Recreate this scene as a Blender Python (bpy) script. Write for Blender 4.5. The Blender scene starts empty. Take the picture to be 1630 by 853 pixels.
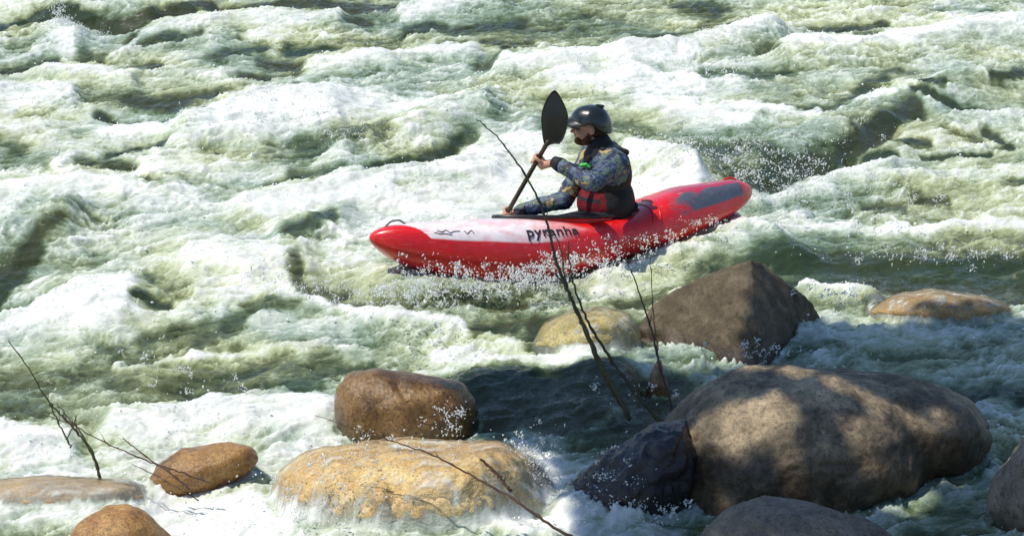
import bpy, bmesh, math, random
import numpy as np
from mathutils import Vector, Matrix, Quaternion
from mathutils.bvhtree import BVHTree
random.seed(7); rng = np.random.default_rng(11)
SC = bpy.context.scene; COL = SC.collection
R = math.radians

# ------------------------------------------------------------------ camera
PITCH, FPX, CX, CY, CAMH = R(17.0), 4700.0, 815.0, 426.5, 5.2
SP, CP = math.sin(PITCH), math.cos(PITCH)
FWD = Vector((0, CP, -SP)); UPV = Vector((0, SP, CP)); RGT = Vector((1, 0, 0)); CAM = Vector((0, 0, CAMH))
def U(px, py, d):
    """world point seen at photo pixel px,py at the given distance along the view axis"""
    px, py, d = float(px), float(py), float(d)
    return CAM + d*(FWD + RGT*((px-CX)/FPX) + UPV*((CY-py)/FPX))
def G(px, py, z=0.0):
    """world point on the level z seen at photo pixel px,py"""
    r = FWD + RGT*((px-CX)/FPX) + UPV*((CY-py)/FPX)
    return CAM + r*((z-CAMH)/r.z)
def depth_of(p): return (Vector(p)-CAM).dot(FWD)
cam = bpy.data.cameras.new("camera"); cam.sensor_width = 36; cam.lens = 36*FPX/1630.0
cam.clip_start = 0.1; cam.clip_end = 2000
camo = bpy.data.objects.new("camera", cam); COL.objects.link(camo)
camo.location = CAM; camo.rotation_euler = (math.pi/2-PITCH, 0, 0); SC.camera = camo

# ------------------------------------------------------------------ light
SUN = Vector((-0.44, -0.12, 0.90)).normalized()
w = bpy.data.worlds.new("World"); SC.world = w; w.use_nodes = True
nt = w.node_tree; nt.nodes.clear()
sky = nt.nodes.new('ShaderNodeTexSky'); sky.sky_type = 'NISHITA'; sky.sun_disc = False
sky.ozone_density = 4.0; sky.dust_density = .3; sky.sun_elevation = math.asin(SUN.z); sky.sun_rotation = math.atan2(SUN.x, SUN.y)
bg = nt.nodes.new('ShaderNodeBackground'); bg.inputs[1].default_value = 0.13
ow = nt.nodes.new('ShaderNodeOutputWorld'); nt.links.new(sky.outputs[0], bg.inputs[0]); nt.links.new(bg.outputs[0], ow.inputs[0])
sl = bpy.data.lights.new("sun", 'SUN'); sl.energy = 4.0; sl.angle = R(0.5); sl.color = (1.0, 0.945, 0.83)
so = bpy.data.objects.new("sun", sl); COL.objects.link(so); so.rotation_euler = SUN.to_track_quat('Z', 'Y').to_euler(); so.location = (-8, 0, 20)
SC.view_settings.view_transform = 'Standard'; SC.view_settings.look = 'None'
SC.view_settings.exposure = 0.16; SC.view_settings.gamma = 1
SC.render.engine = 'CYCLES'
SC.cycles.max_bounces = 6; SC.cycles.transparent_max_bounces = 8; SC.cycles.sample_clamp_indirect = 4
SC.cycles.caustics_reflective = False; SC.cycles.caustics_refractive = False

# ------------------------------------------------------------------ helpers
def tag(o, label=None, cat=None, group=None, kind=None):
    if label: o['label'] = label
    if cat: o['category'] = cat
    if group: o['group'] = group
    if kind: o['kind'] = kind
    return o
def link(name, me, mat=None, parent=None, smooth=True):
    me.name = name
    o = bpy.data.objects.new(name, me); COL.objects.link(o)
    if mat: me.materials.clear(); me.materials.append(mat)
    if smooth and len(me.polygons): me.polygons.foreach_set('use_smooth', np.ones(len(me.polygons), dtype=bool))
    if parent:
        o.parent = parent; o.matrix_parent_inverse = Matrix.Translation(-parent.location) if parent.rotation_euler[2] == 0 else parent.matrix_world.inverted()
    return o
def empty(name, loc):
    o = bpy.data.objects.new(name, None); COL.objects.link(o); o.location = loc; o.empty_display_size = .2; return o
def recentre(o, loc):
    """put the origin of a mesh object built in world coordinates at loc"""
    o.data.transform(Matrix.Translation(-Vector(loc))); o.location = loc; return o
def mesh_np(name, V, F):
    me = bpy.data.meshes.new(name); V = np.asarray(V, dtype=np.float32); F = np.asarray(F, dtype=np.int32)
    me.vertices.add(len(V)); me.vertices.foreach_set('co', V.ravel())
    k = F.shape[1]; me.loops.add(F.size); me.loops.foreach_set('vertex_index', F.ravel())
    me.polygons.add(len(F)); me.polygons.foreach_set('loop_start', np.arange(0, F.size, k, dtype=np.int32))
    me.update(calc_edges=True); return me
def attr(me, name, a):
    at = me.attributes.new(name, 'FLOAT', 'POINT'); at.data.foreach_set('value', np.asarray(a, dtype=np.float32).ravel())
def attr_col(me, name, a):
    at = me.attributes.new(name, 'FLOAT_COLOR', 'POINT'); c = np.ones((len(a), 4), dtype=np.float32); c[:, :3] = a
    at.data.foreach_set('color', c.ravel())
def coords(me):
    a = np.empty(len(me.vertices)*3, dtype=np.float32); me.vertices.foreach_get('co', a); return a.reshape(-1, 3)
def normals(me):
    a = np.empty(len(me.vertices)*3, dtype=np.float32); me.vertices.foreach_get('normal', a); return a.reshape(-1, 3)

# gradient noise in numpy
_p = rng.permutation(256); PERM = np.concatenate([_p, _p]).astype(np.int32)
_g = rng.uniform(0, 2*np.pi, 256); GX = np.cos(_g).astype(np.float32); GY = np.sin(_g).astype(np.float32)
_g3 = rng.normal(size=(256, 3)); G3 = (_g3/np.linalg.norm(_g3, axis=1)[:, None]).astype(np.float32)
def noise2(x, y):
    xi = np.floor(x).astype(np.int32); yi = np.floor(y).astype(np.int32)
    xf = (x-xi).astype(np.float32); yf = (y-yi).astype(np.float32)
    u = xf*xf*xf*(xf*(xf*6-15)+10); v = yf*yf*yf*(yf*(yf*6-15)+10)
    def g(ix, iy, fx, fy):
        h = PERM[(PERM[ix & 255]+iy) & 255]; return GX[h]*fx+GY[h]*fy
    a = g(xi, yi, xf, yf); b = g(xi+1, yi, xf-1, yf); c = g(xi, yi+1, xf, yf-1); d = g(xi+1, yi+1, xf-1, yf-1)
    return (a+u*(b-a) + v*((c+u*(d-c))-(a+u*(b-a))))*1.5
def noise3(P):
    i = np.floor(P).astype(np.int32); f = (P-i).astype(np.float32); s = f*f*f*(f*(f*6-15)+10)
    r = 0
    for dx in (0, 1):
        for dy in (0, 1):
            for dz in (0, 1):
                h = PERM[(PERM[(PERM[(i[:, 0]+dx) & 255]+i[:, 1]+dy) & 255]+i[:, 2]+dz) & 255]
                g = G3[h]; q = f-np.array([dx, dy, dz], dtype=np.float32)
                wgt = (s[:, 0] if dx else 1-s[:, 0])*(s[:, 1] if dy else 1-s[:, 1])*(s[:, 2] if dz else 1-s[:, 2])
                r = r+wgt*(g*q).sum(1)
    return r*1.5
def fbm2(x, y, o=4, gain=.5, lac=2.03):
    a, r, t = 1.0, 0, 0
    for k in range(o):
        r = r+a*noise2(x+17.3*k, y-9.1*k); t += a; a *= gain; x = x*lac; y = y*lac
    return r/t
def billow(x, y, o=3, gain=.5):
    a, r, t = 1.0, 0, 0
    for k in range(o):
        r = r+a*np.abs(noise2(x+11.7*k, y+5.3*k)); t += a; a *= gain; x = x*2.1; y = y*2.1
    return r/t
def fbm3(P, o=4, gain=.5):
    a, r, t = 1.0, 0, 0
    for k in range(o):
        r = r+a*noise3(P+13.1*k); t += a; a *= gain; P = P*2.07
    return r/t
def sstep(a, b, x):
    t = np.clip((x-a)/(b-a), 0, 1); return t*t*(3-2*t)

def capsule(bm, a, b, ra, rb, seg=12):
    a = Vector(a); b = Vector(b); t = bmesh.new(); d = b-a
    for c, r in ((a, ra), (b, rb)):
        bmesh.ops.create_icosphere(t, subdivisions=2, radius=r, matrix=Matrix.Translation(c))
    res = bmesh.ops.convex_hull(t, input=t.verts)
    bad = [g for g in res['geom_interior'] if isinstance(g, bmesh.types.BMVert)]
    if bad: bmesh.ops.delete(t, geom=bad, context='VERTS')
    me = bpy.data.meshes.new('t'); t.to_mesh(me); t.free(); bm.from_mesh(me); bpy.data.meshes.remove(me)
def ellipsoid(bm, c, ax, ay, az, rx, ry, rz, sub=3):
    M = Matrix((( ax.x*rx, ay.x*ry, az.x*rz, c[0]), (ax.y*rx, ay.y*ry, az.y*rz, c[1]), (ax.z*rx, ay.z*ry, az.z*rz, c[2]), (0, 0, 0, 1)))
    t = bmesh.new(); bmesh.ops.create_icosphere(t, subdivisions=sub, radius=1)
    bmesh.ops.transform(t, matrix=M, verts=t.verts); bmesh.ops.recalc_face_normals(t, faces=t.faces)
    me = bpy.data.meshes.new('t'); t.to_mesh(me); t.free(); bm.from_mesh(me); bpy.data.meshes.remove(me)
def evaluated(o):
    dg = bpy.context.evaluated_depsgraph_get(); dg.update()
    return bpy.data.meshes.new_from_object(o.evaluated_get(dg), depsgraph=dg)
def fused(name, bm, voxel, smooth_it=4, factor=.5):
    """one continuous skin grown round all the volumes in bm"""
    me = bpy.data.meshes.new(name); bm.to_mesh(me); bm.free()
    o = bpy.data.objects.new('tmp', me); COL.objects.link(o)
    m = o.modifiers.new('r', 'REMESH'); m.mode = 'VOXEL'; m.voxel_size = voxel
    if smooth_it: s = o.modifiers.new('s', 'SMOOTH'); s.factor = factor; s.iterations = smooth_it
    res = evaluated(o); bpy.data.objects.remove(o); bpy.data.meshes.remove(me); return res
def tube_np(pts, rad, seg=8):
    """V,F of a tapered tube along pts"""
    pts = [Vector(p) for p in pts]; V = []; F = []
    n = len(pts); prev = None
    for i, p in enumerate(pts):
        t = (pts[min(i+1, n-1)]-pts[max(i-1, 0)]).normalized()
        ref = prev if prev is not None else (Vector((0, 0, 1)) if abs(t.z) < .9 else Vector((1, 0, 0)))
        x = (ref-t*ref.dot(t)).normalized(); y = t.cross(x); prev = x
        for k in range(seg):
            a = 2*math.pi*k/seg; V.append(p+(x*math.cos(a)+y*math.sin(a))*rad[i])
    for i in range(n-1):
        for k in range(seg):
            F.append((i*seg+k, i*seg+(k+1) % seg, (i+1)*seg+(k+1) % seg, (i+1)*seg+k))
    c0 = len(V); V.append(pts[0]); V.append(pts[-1])
    for k in range(seg):
        F.append((c0, (k+1) % seg, k, k)); F.append((c0+1, (n-1)*seg+k, (n-1)*seg+(k+1) % seg, (n-1)*seg+(k+1) % seg))
    return [tuple(v) for v in V], F
def pymesh(name, V, F):
    me = bpy.data.meshes.new(name); me.from_pydata([tuple(v) for v in V], [], [tuple(dict.fromkeys(f)) for f in F]); me.update(); return me
def spline(pts, n):
    """smooth curve through points"""
    P = [Vector(p) for p in pts]; out = []
    for i in range(len(P)-1):
        p0 = P[max(i-1, 0)]; p1 = P[i]; p2 = P[i+1]; p3 = P[min(i+2, len(P)-1)]
        for k in range(n):
            t = k/n
            out.append(.5*((2*p1)+(p2-p0)*t+(2*p0-5*p1+4*p2-p3)*t*t+(3*p1-p0-3*p2+p3)*t**3))
    out.append(P[-1]); return out

# ------------------------------------------------------------------ materials
class N:
    def __init__(s, name):
        s.m = bpy.data.materials.new(name); s.m.use_nodes = True; s.t = s.m.node_tree; s.t.nodes.clear()
        s.out = s.t.nodes.new('ShaderNodeOutputMaterial')
    def __call__(s, typ, ins=None, **kw):
        n = s.t.nodes.new(typ)
        for k, v in kw.items(): setattr(n, k, v)
        for k, v in (ins or {}).items():
            if isinstance(v, bpy.types.NodeSocket): s.t.links.new(v, n.inputs[k])
            else: n.inputs[k].default_value = v
        return n
    def noise(s, vec, scale, detail=4, rough=.55, dist=0.0):
        return s('ShaderNodeTexNoise', {'Vector': vec, 'Scale': scale, 'Detail': detail, 'Roughness': rough, 'Distortion': dist}).outputs['Fac']
    def ramp(s, fac, stops, interp='LINEAR'):
        n = s('ShaderNodeValToRGB', {'Fac': fac}); cr = n.color_ramp; cr.interpolation = interp
        while len(cr.elements) < len(stops): cr.elements.new(.5)
        for e, (p, c) in zip(cr.elements, stops):
            e.position = p; e.color = (c[0], c[1], c[2], 1) if not isinstance(c, (int, float)) else (c, c, c, 1)
        return n.outputs['Color']
    def mix(s, f, a, b, blend='MIX'):
        n = s('ShaderNodeMix', data_type='RGBA', blend_type=blend)
        for idx, v in ((0, f), (6, a), (7, b)):
            if isinstance(v, bpy.types.NodeSocket): s.t.links.new(v, n.inputs[idx])
            else: n.inputs[idx].default_value = v if idx == 0 else (*v, 1) if len(v) == 3 else v
        return n.outputs[2]
    def math(s, op, a, b=0.0, c=0.0, clamp=False):
        n = s('ShaderNodeMath', operation=op, use_clamp=clamp)
        for i, v in enumerate((a, b, c)):
            if isinstance(v, bpy.types.NodeSocket): s.t.links.new(v, n.inputs[i])
            else: n.inputs[i].default_value = v
        return n.outputs[0]
    def obj(s, scale=(1, 1, 1)):
        tc = s('ShaderNodeTexCoord').outputs['Object']
        return s('ShaderNodeMapping', {'Vector': tc, 'Scale': scale}).outputs[0]
    def attr(s, name, out='Fac'): return s('ShaderNodeAttribute', attribute_name=name).outputs[out]
    def bump(s, h, strength, dist=.02, nrm=None):
        d = {'Height': h, 'Strength': strength, 'Distance': dist}
        if nrm is not None: d['Normal'] = nrm
        return s('ShaderNodeBump', d).outputs[0]
    def surf(s, x): s.t.links.new(x, s.out.inputs['Surface']); return s.m
    def principled(s, **kw):
        return s('ShaderNodeBsdfPrincipled', {k.replace('_', ' '): v for k, v in kw.items()}).outputs[0]

def plain(name, col, rough=.5, spec=.5, nscale=30, namp=.15, coat=0.0, bump=0.0):
    n = N(name); v = n.obj(); f = n.noise(v, nscale, 5)
    c = n.mix(f, [x*(1-namp) for x in col], [min(1, x*(1+namp)) for x in col])
    kw = dict(Base_Color=c, Roughness=n.math('MULTIPLY_ADD', f, .12, rough-.06))
    if bump: kw['Normal'] = n.bump(n.noise(v, nscale*2, 3), bump, .004)
    b = n('ShaderNodeBsdfPrincipled', {k.replace('_', ' '): x for k, x in kw.items()})
    b.inputs['Specular IOR Level'].default_value = spec; b.inputs['Coat Weight'].default_value = coat
    return n.surf(b.outputs[0])

def rock_mat(name, cols, speck=.5, wet=.12, wetness=.6, gloss=.55, scale=1.0, seed=0.0):
    n = N(name); v0 = n.obj(); v = n('ShaderNodeMapping', {'Vector': v0, 'Location': (seed, seed*.7, -seed)}).outputs[0]
    big = n.noise(v, 2.2*scale, 5, .6, .4); mid = n.noise(v, 9*scale, 6, .65, .3); fine = n.noise(v, 45*scale, 5, .7); grit = n.noise(v, 160, 3, .7)
    base = n.ramp(n.math('MULTIPLY_ADD', mid, .45, n.math('MULTIPLY', big, .55)), [(.34, cols[0]), (.46, cols[1]), (.56, cols[2]), (.68, cols[3])])
    dk = n.ramp(fine, [(.36, max(.1, 1-.8*speck)), (.48, 1.0), (.66, 1+.35*speck)])
    base = n.mix(1.0, base, dk, 'MULTIPLY')
    gr = n.ramp(grit, [(.36, .6), (.52, 1.0), (.7, 1.2)]); base = n.mix(.7, base, gr, 'MULTIPLY')
    # dark pits and veins
    ve = n('ShaderNodeTexVoronoi', {'Vector': n.mix(.12, v, n('ShaderNodeTexNoise', {'Vector': v, 'Scale': 3.0}).outputs['Color']), 'Scale': 3.2*scale}, feature='DISTANCE_TO_EDGE').outputs['Distance']
    base = n.mix(n.math('MULTIPLY', n.math('LESS_THAN', ve, .012), .0), base, (.03, .025, .02))
    # the wet band above the waterline
    z = n('ShaderNodeSeparateXYZ', {'Vector': n('ShaderNodeNewGeometry').outputs['Position']}).outputs[2]
    wz = n.math('MULTIPLY_ADD', mid, .12, n.math('SUBTRACT', wet-.06, z)); wz = n.math('MULTIPLY', wz, 14.0, clamp=True)
    wetc = n.mix(1.0, base, (1-wetness*.62, 1-wetness*.68, 1-wetness*.75), 'MULTIPLY')
    base = n.mix(wz, base, wetc)
    rough = n.math('MULTIPLY_ADD', wz, -.42*wetness, gloss+.2)
    h = n.math('MULTIPLY_ADD', fine, .4, n.math('MULTIPLY_ADD', grit, .16, mid))
    return n.surf(n.principled(Base_Color=base, Roughness=rough, Normal=n.bump(h, .55, .02)))

def camo_mat(name, cols, scale=7):
    n = N(name); v = n.obj((1, 1, 1)); f = n.noise(v, scale, 3, .5, 1.2)
    f2 = n.noise(n('ShaderNodeMapping', {'Vector': v, 'Location': (3, 1, 7)}).outputs[0], scale*1.7, 3, .5, .8)
    c = n.ramp(f, [(.0, cols[0]), (.40, cols[1]), (.47, cols[2]), (.54, cols[3]), (.60, cols[4])], 'CONSTANT')
    c = n.mix(n.ramp(f2, [(.54, 0), (.58, 1)]), c, cols[5])
    return n.surf(n.principled(Base_Color=c, Roughness=.6, Normal=n.bump(n.noise(v, 16, 3), .6, .02)))

def vcol_mat(name, rough=.3, coat=.0, bump=0.0, spec=.5):
    n = N(name); c = n.attr('col', 'Color'); v = n.obj(); f = n.noise(v, 22, 5)
    c = n.mix(1.0, c, n.ramp(f, [(.3, .86), (.7, 1.08)]), 'MULTIPLY')
    if coat > 0:
        sc = n.ramp(n.noise(n.obj((1.2, 3, 26)), 9, 5, .7, .3), [(.60, 0), (.66, .55)]); c = n.mix(sc, c, (.62, .30, .28))
    b = n('ShaderNodeBsdfPrincipled', {'Base Color': c, 'Roughness': n.math('MULTIPLY_ADD', f, .2, rough-.1)})
    b.inputs['Coat Weight'].default_value = coat; b.inputs['Coat Roughness'].default_value = .12; b.inputs['Specular IOR Level'].default_value = spec
    if bump: n.t.links.new(n.bump(n.noise(v, 60, 4), bump, .003), b.inputs['Normal'])
    return n.surf(b.outputs[0])

# ------------------------------------------------------------------ rocks
def outline_solid(bm, poly, d, T, fb=1.0, sub=5, power=2.0):
    """a closed boulder volume: real distance d, real half thickness T, its own outline"""
    cx = sum(p[0] for p in poly)/len(poly); cy = sum(p[1] for p in poly)/len(poly)
    ang = []; rad = []
    # dense resample of outline
    for i in range(len(poly)):
        a = poly[i]; b = poly[(i+1) % len(poly)]
        for k in range(8):
            t = k/8; x = a[0]+(b[0]-a[0])*t-cx; y = -(a[1]+(b[1]-a[1])*t-cy)
            ang.append(math.atan2(y, x)); rad.append(math.hypot(x, y))
    o = np.argsort(ang); ang = np.array(ang)[o]; rad = np.array(rad)[o]
    ang = np.concatenate([ang-2*np.pi, ang, ang+2*np.pi]); rad = np.tile(rad, 3)
    t = bmesh.new(); bmesh.ops.create_icosphere(t, subdivisions=sub, radius=1)
    C = U(cx, cy, d); k = d/FPX
    for vtx in t.verts:
        u, v, q = vtx.co.x, vtx.co.y, vtx.co.z
        rho = math.hypot(u, v); r = float(np.interp(math.atan2(v, u), ang, rad))*k
        e = (rho**power+abs(q)**power)**(-1/power)
        rho2 = rho*e; q2 = q*e
        s = rho2*r/max(rho, 1e-6)
        vtx.co = C+RGT*(u*s)+UPV*(v*s)+FWD*(q2*T*(fb if q2 > 0 else 1))
    bmesh.ops.recalc_face_normals(t, faces=t.faces)
    me = bpy.data.meshes.new('t'); t.to_mesh(me); t.free(); bm.from_mesh(me); bpy.data.meshes.remove(me)
    return C
def rock_finish(bm, name, mat, label, voxel=.013, amp=.03, freq=2.2, smooth_it=6, cat='rock', ridges=0.0):
    me = fused(name, bm, voxel, smooth_it)
    P = coords(me); Nn = normals(me); off = random.random()*50
    d = amp*fbm3(P*freq+off, 5, .52)
    if ridges: d = d-ridges*np.abs(fbm3(P*freq*1.7+off+9, 3))
    w_ = P+.10*np.stack([fbm3(P*3+off+1, 2), fbm3(P*3+off+22, 2), fbm3(P*3+off+43, 2)], 1)
    k_ = min(1.0, amp/.03)
    d = d+k_*(.006*fbm3(P*16+off, 3)-.012*(np.clip(1-np.abs(fbm3(w_*1.6+off, 3))*6, 0, 1)**2)-.005*(np.clip(1-np.abs(fbm3(w_*6+off, 2))*6, 0, 1)**2)+.006*np.clip(fbm3(w_*5+off+7, 3)*3, -.6, .6))
    P = P+Nn*d[:, None]
    me.vertices.foreach_set('co', P.astype(np.float32).ravel()); me.update()
    o = link(name, me, mat); c = P.mean(0); recentre(o, (float(c[0]), float(c[1]), float(P[:, 2].min())))
    tag(o, label, cat); return o
ROCKS = {}
def make_rock(key, polys, wl_y, mat, label, T, name='boulder', cat='boulder', inset=.75, zw=0.0, power=2.0, **kw):
    bm = bmesh.new()
    for i, pl in enumerate(polys):
        cx = sum(p[0] for p in pl)/len(pl)
        t = T[i] if isinstance(T, (list, tuple)) else T
        wy = wl_y[i] if isinstance(wl_y, (list, tuple)) else wl_y
        d = depth_of(G(cx, wy, zw))+t*inset
        outline_solid(bm, pl, d, t, power=power)
    o = rock_finish(bm, name, mat, label, cat=cat, **kw); ROCKS[key] = o; return o

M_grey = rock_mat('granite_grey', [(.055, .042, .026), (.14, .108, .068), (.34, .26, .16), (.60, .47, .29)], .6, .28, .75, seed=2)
M_grey2 = rock_mat('granite_front', [(.08, .065, .048), (.16, .13, .095), (.24, .195, .14), (.33, .27, .20)], .55, .02, .5, seed=9)
M_pyr = rock_mat('rock_peaked', [(.035, .024, .011), (.08, .056, .027), (.14, .105, .062), (.22, .18, .13)], .5, .08, .8, seed=5)
M_brown = rock_mat('rock_brown_wet', [(.09, .044, .013), (.22, .12, .034), (.36, .21, .07), (.50, .32, .13)], .8, .5, .6, .22, 1.3, seed=14)
M_gold = rock_mat('rock_gold', [(.50, .30, .12), (.66, .44, .20), (.78, .57, .29), (.86, .70, .42)], .5, -9, .5, .35, 1.6, seed=21)
M_gold2 = rock_mat('rock_gold_mossy', [(.22, .19, .07), (.40, .33, .13), (.55, .45, .19), (.68, .60, .32)], .6, -9, .5, .35, 2.2, seed=25)
M_orange = rock_mat('rock_orange', [(.16, .075, .02), (.32, .16, .045), (.47, .26, .08), (.56, .36, .14)], .7, .16, .6, .25, 1.6, seed=31)
M_tan = rock_mat('rock_tan', [(.30, .20, .10), (.42, .29, .16), (.52, .37, .21), (.58, .45, .28)], .4, -9, .5, .4, 1.6, seed=38)
M_dark = rock_mat('rock_dark_wet', [(.018, .016, .018), (.03, .027, .028), (.06, .045, .03), (.14, .085, .03)], .5, .9, .3, .15, 1.2, seed=44)
M_edge = rock_mat('rock_edge', [(.10, .08, .06), (.2, .16, .11), (.29, .23, .16), (.36, .3, .22)], .6, .05, .7, seed=52)

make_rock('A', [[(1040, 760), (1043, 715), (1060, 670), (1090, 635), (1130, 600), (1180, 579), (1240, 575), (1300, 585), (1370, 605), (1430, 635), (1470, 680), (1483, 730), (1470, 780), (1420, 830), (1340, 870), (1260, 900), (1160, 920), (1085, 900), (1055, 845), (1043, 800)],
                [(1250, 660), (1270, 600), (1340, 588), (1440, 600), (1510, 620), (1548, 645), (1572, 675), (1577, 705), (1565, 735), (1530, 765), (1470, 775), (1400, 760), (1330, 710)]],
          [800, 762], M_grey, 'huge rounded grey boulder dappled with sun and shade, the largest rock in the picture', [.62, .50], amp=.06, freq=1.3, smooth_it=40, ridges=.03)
make_rock('J', [[(1105, 870), (1118, 835), (1160, 804), (1210, 792), (1260, 795), (1320, 808), (1380, 828), (1432, 856), (1460, 900), (1440, 950), (1300, 980), (1150, 950), (1100, 910)]],
          905, M_grey2, 'grey boulder at the bottom edge of the photo in front of the huge dappled boulder', .34, amp=.04, freq=1.6, ridges=.025)
make_rock('K', [[(1572, 810), (1580, 765), (1603, 722), (1632, 690), (1690, 650), (1770, 645), (1830, 720), (1820, 830), (1730, 900), (1650, 890), (1598, 850)]],
          855, M_edge, 'brown grey boulder cut off by the right edge of the photo', .33, amp=.04, freq=2.0, ridges=.03)
make_rock('C', [[(531, 650), (534, 618), (556, 593), (600, 585), (650, 592), (700, 600), (738, 610), (758, 640), (752, 700), (710, 730), (650, 745), (590, 730), (550, 700), (535, 675)]],
          700, M_brown, 'rounded dark brown wet boulder just below the kayak bow', .26, amp=.02, freq=2.6, inset=.8, power=2.3)
make_rock('D', [[(425, 800), (440, 745), (500, 716), (580, 704), (650, 700), (720, 706), (790, 704), (850, 730), (885, 790), (888, 850), (840, 910), (650, 935), (480, 910), (430, 860)]],
          846, M_gold, 'broad golden yellow rock glowing under a thin sheet of white water', .66, amp=.04, freq=2.4, inset=.85, ridges=.012, cat='boulder')
make_rock('E', [[(100, 870), (125, 830), (168, 803), (205, 800), (240, 820), (272, 850), (300, 900), (290, 950), (200, 970), (110, 930)]],
          900, M_orange, 'small reddish brown rock poking out at the bottom left corner', .2, name='rock', cat='rock', amp=.02, freq=4.0)
make_rock('F', [[(228, 775), (250, 737), (290, 712), (350, 704), (402, 708), (414, 728), (395, 752), (350, 785), (290, 805), (240, 800)]],
          772, M_orange, 'flat orange brown rock with two thin twigs crossing over it', .22, name='rock', cat='rock', amp=.02, freq=4.0, inset=.8)
make_rock('G', [[(-90, 800), (-40, 770), (60, 757), (140, 764), (215, 768), (240, 790), (210, 820), (100, 835), (-20, 835)]],
          806, M_tan, 'low tan rock just under the water at the left edge', .3, name='rock', cat='rock', amp=.02, freq=3.5)
make_rock('H', [[(848, 550), (868, 515), (908, 496), (960, 490), (1002, 500), (1022, 530), (1020, 575), (960, 600), (885, 590)]],
          566, M_gold2, 'yellow green rock under sparkling water left of the peaked rock', .3, name='rock', cat='rock', amp=.025, freq=4.0, inset=.6)
M_tan2 = rock_mat('rock_golden_brown', [(.20, .12, .04), (.34, .21, .08), (.44, .29, .12), (.50, .37, .2)], .5, -9, .5, .25, 1.8, seed=33)
make_rock('I', [[(1378, 495), (1415, 474), (1480, 462), (1550, 468), (1608, 487), (1600, 520), (1500, 545), (1410, 535)]],
          516, M_tan2, 'flat tan rock awash right of the peaked rock', .34, name='rock', cat='rock', amp=.02, freq=3.5)
make_rock('L', [[(898, 810), (912, 778), (938, 752), (965, 718), (1000, 694), (1045, 666), (1095, 668), (1115, 730), (1090, 810), (1040, 870), (960, 880), (905, 840)]],
          812, M_dark, 'near black wet rock wedged against the left side of the huge dappled boulder', .36, name='rock', cat='rock', amp=.07, freq=3.6, inset=.7, ridges=.05)
make_rock('N', [[(1028, 640), (1034, 596), (1046, 570), (1054, 572), (1060, 600), (1072, 640), (1050, 655)]],
          628, M_brown, 'small brown stone tip standing up beside the thin twigs', .07, name='stone', cat='stone', amp=.01, freq=6.0, voxel=.01)
make_rock('P', [[(478, 726), (500, 713), (540, 710), (556, 722), (530, 742), (490, 740)]],
          730, M_dark, 'little dark stone in the foam left of the brown wet boulder', .1, name='stone', cat='stone', amp=.01, freq=6.0, voxel=.01)
# the peaked rock: hull of corner points
bm = bmesh.new(); dB = depth_of(G(1140, 572))+.28
for (px, py, dd) in [(1197, 411, -.06), (1180, 417, .04), (1218, 421, .10), (1075, 460, .12), (1036, 484, .16), (1013, 522, .14), (1020, 585, .06), (1060, 620, -.02), (1150, 640, -.30), (1206, 625, -.42),
                     (1258, 570, .0), (1297, 482, .26), (1312, 520, .32), (1207, 540, -.36), (1100, 500, -.02), (1030, 540, .36), (1120, 450, .46), (1240, 470, .55), (1150, 600, .5), (1290, 560, .4)]:
    bm.verts.new(U(px, py, dB+dd))
res = bmesh.ops.convex_hull(bm, input=bm.verts)
bmesh.ops.delete(bm, geom=[g for g in bm.verts if not g.link_faces], context='VERTS')
ROCKS['B'] = rock_finish(bm, 'boulder', M_pyr, 'dark peaked boulder with a sharp ridge standing between the kayak and the huge dappled boulder', amp=.03, freq=2.6, voxel=.013, smooth_it=2, cat='boulder', ridges=.010)

# ------------------------------------------------------------------ river surface
def grid_axis(lo, hi, step, far_lo, far_hi):
    core = np.arange(lo, hi+1e-6, step)
    out = []; x = lo; s = step
    while x > far_lo: s *= 1.16; x -= s; out.append(x)
    left = np.array(out[::-1]); out = []; x = core[-1]; s = step
    while x < far_hi: s *= 1.16; x += s; out.append(x)
    return np.concatenate([left, core, np.array(out)])
XS = grid_axis(-5.3, 5.3, .0105, -60, 60); YS = grid_axis(12.1, 26.6, .0165, 9.6, 90)
XX, YY = np.meshgrid(XS, YS); X = XX.ravel(); Y = YY.ravel()
KQ = 0.30            # strokes are measured in (x, KQ*y)
def ppm(y): return FPX/(y*CP+CAMH*SP)
def seg_field(Xw, Yw, x1, y1, x2, y2, wpx, z=0.0):
    a = G(x1, y1, z); b = G(x2, y2, z); wq = wpx/ppm((a.y+b.y)/2)
    ax, ay, bx, by = a.x, a.y*KQ, b.x, b.y*KQ
    dx, dy = bx-ax, by-ay; L2 = dx*dx+dy*dy+1e-9
    m = (Xw > min(ax, bx)-3.2*wq) & (Xw < max(ax, bx)+3.2*wq) & (Yw > min(ay, by)-3.2*wq) & (Yw < max(ay, by)+3.2*wq)
    idx = np.nonzero(m)[0]; px = Xw[idx]-ax; py = Yw[idx]-ay
    t = np.clip((px*dx+py*dy)/L2, 0, 1); d = np.hypot(px-t*dx, py-t*dy)/wq
    return idx, d
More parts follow.
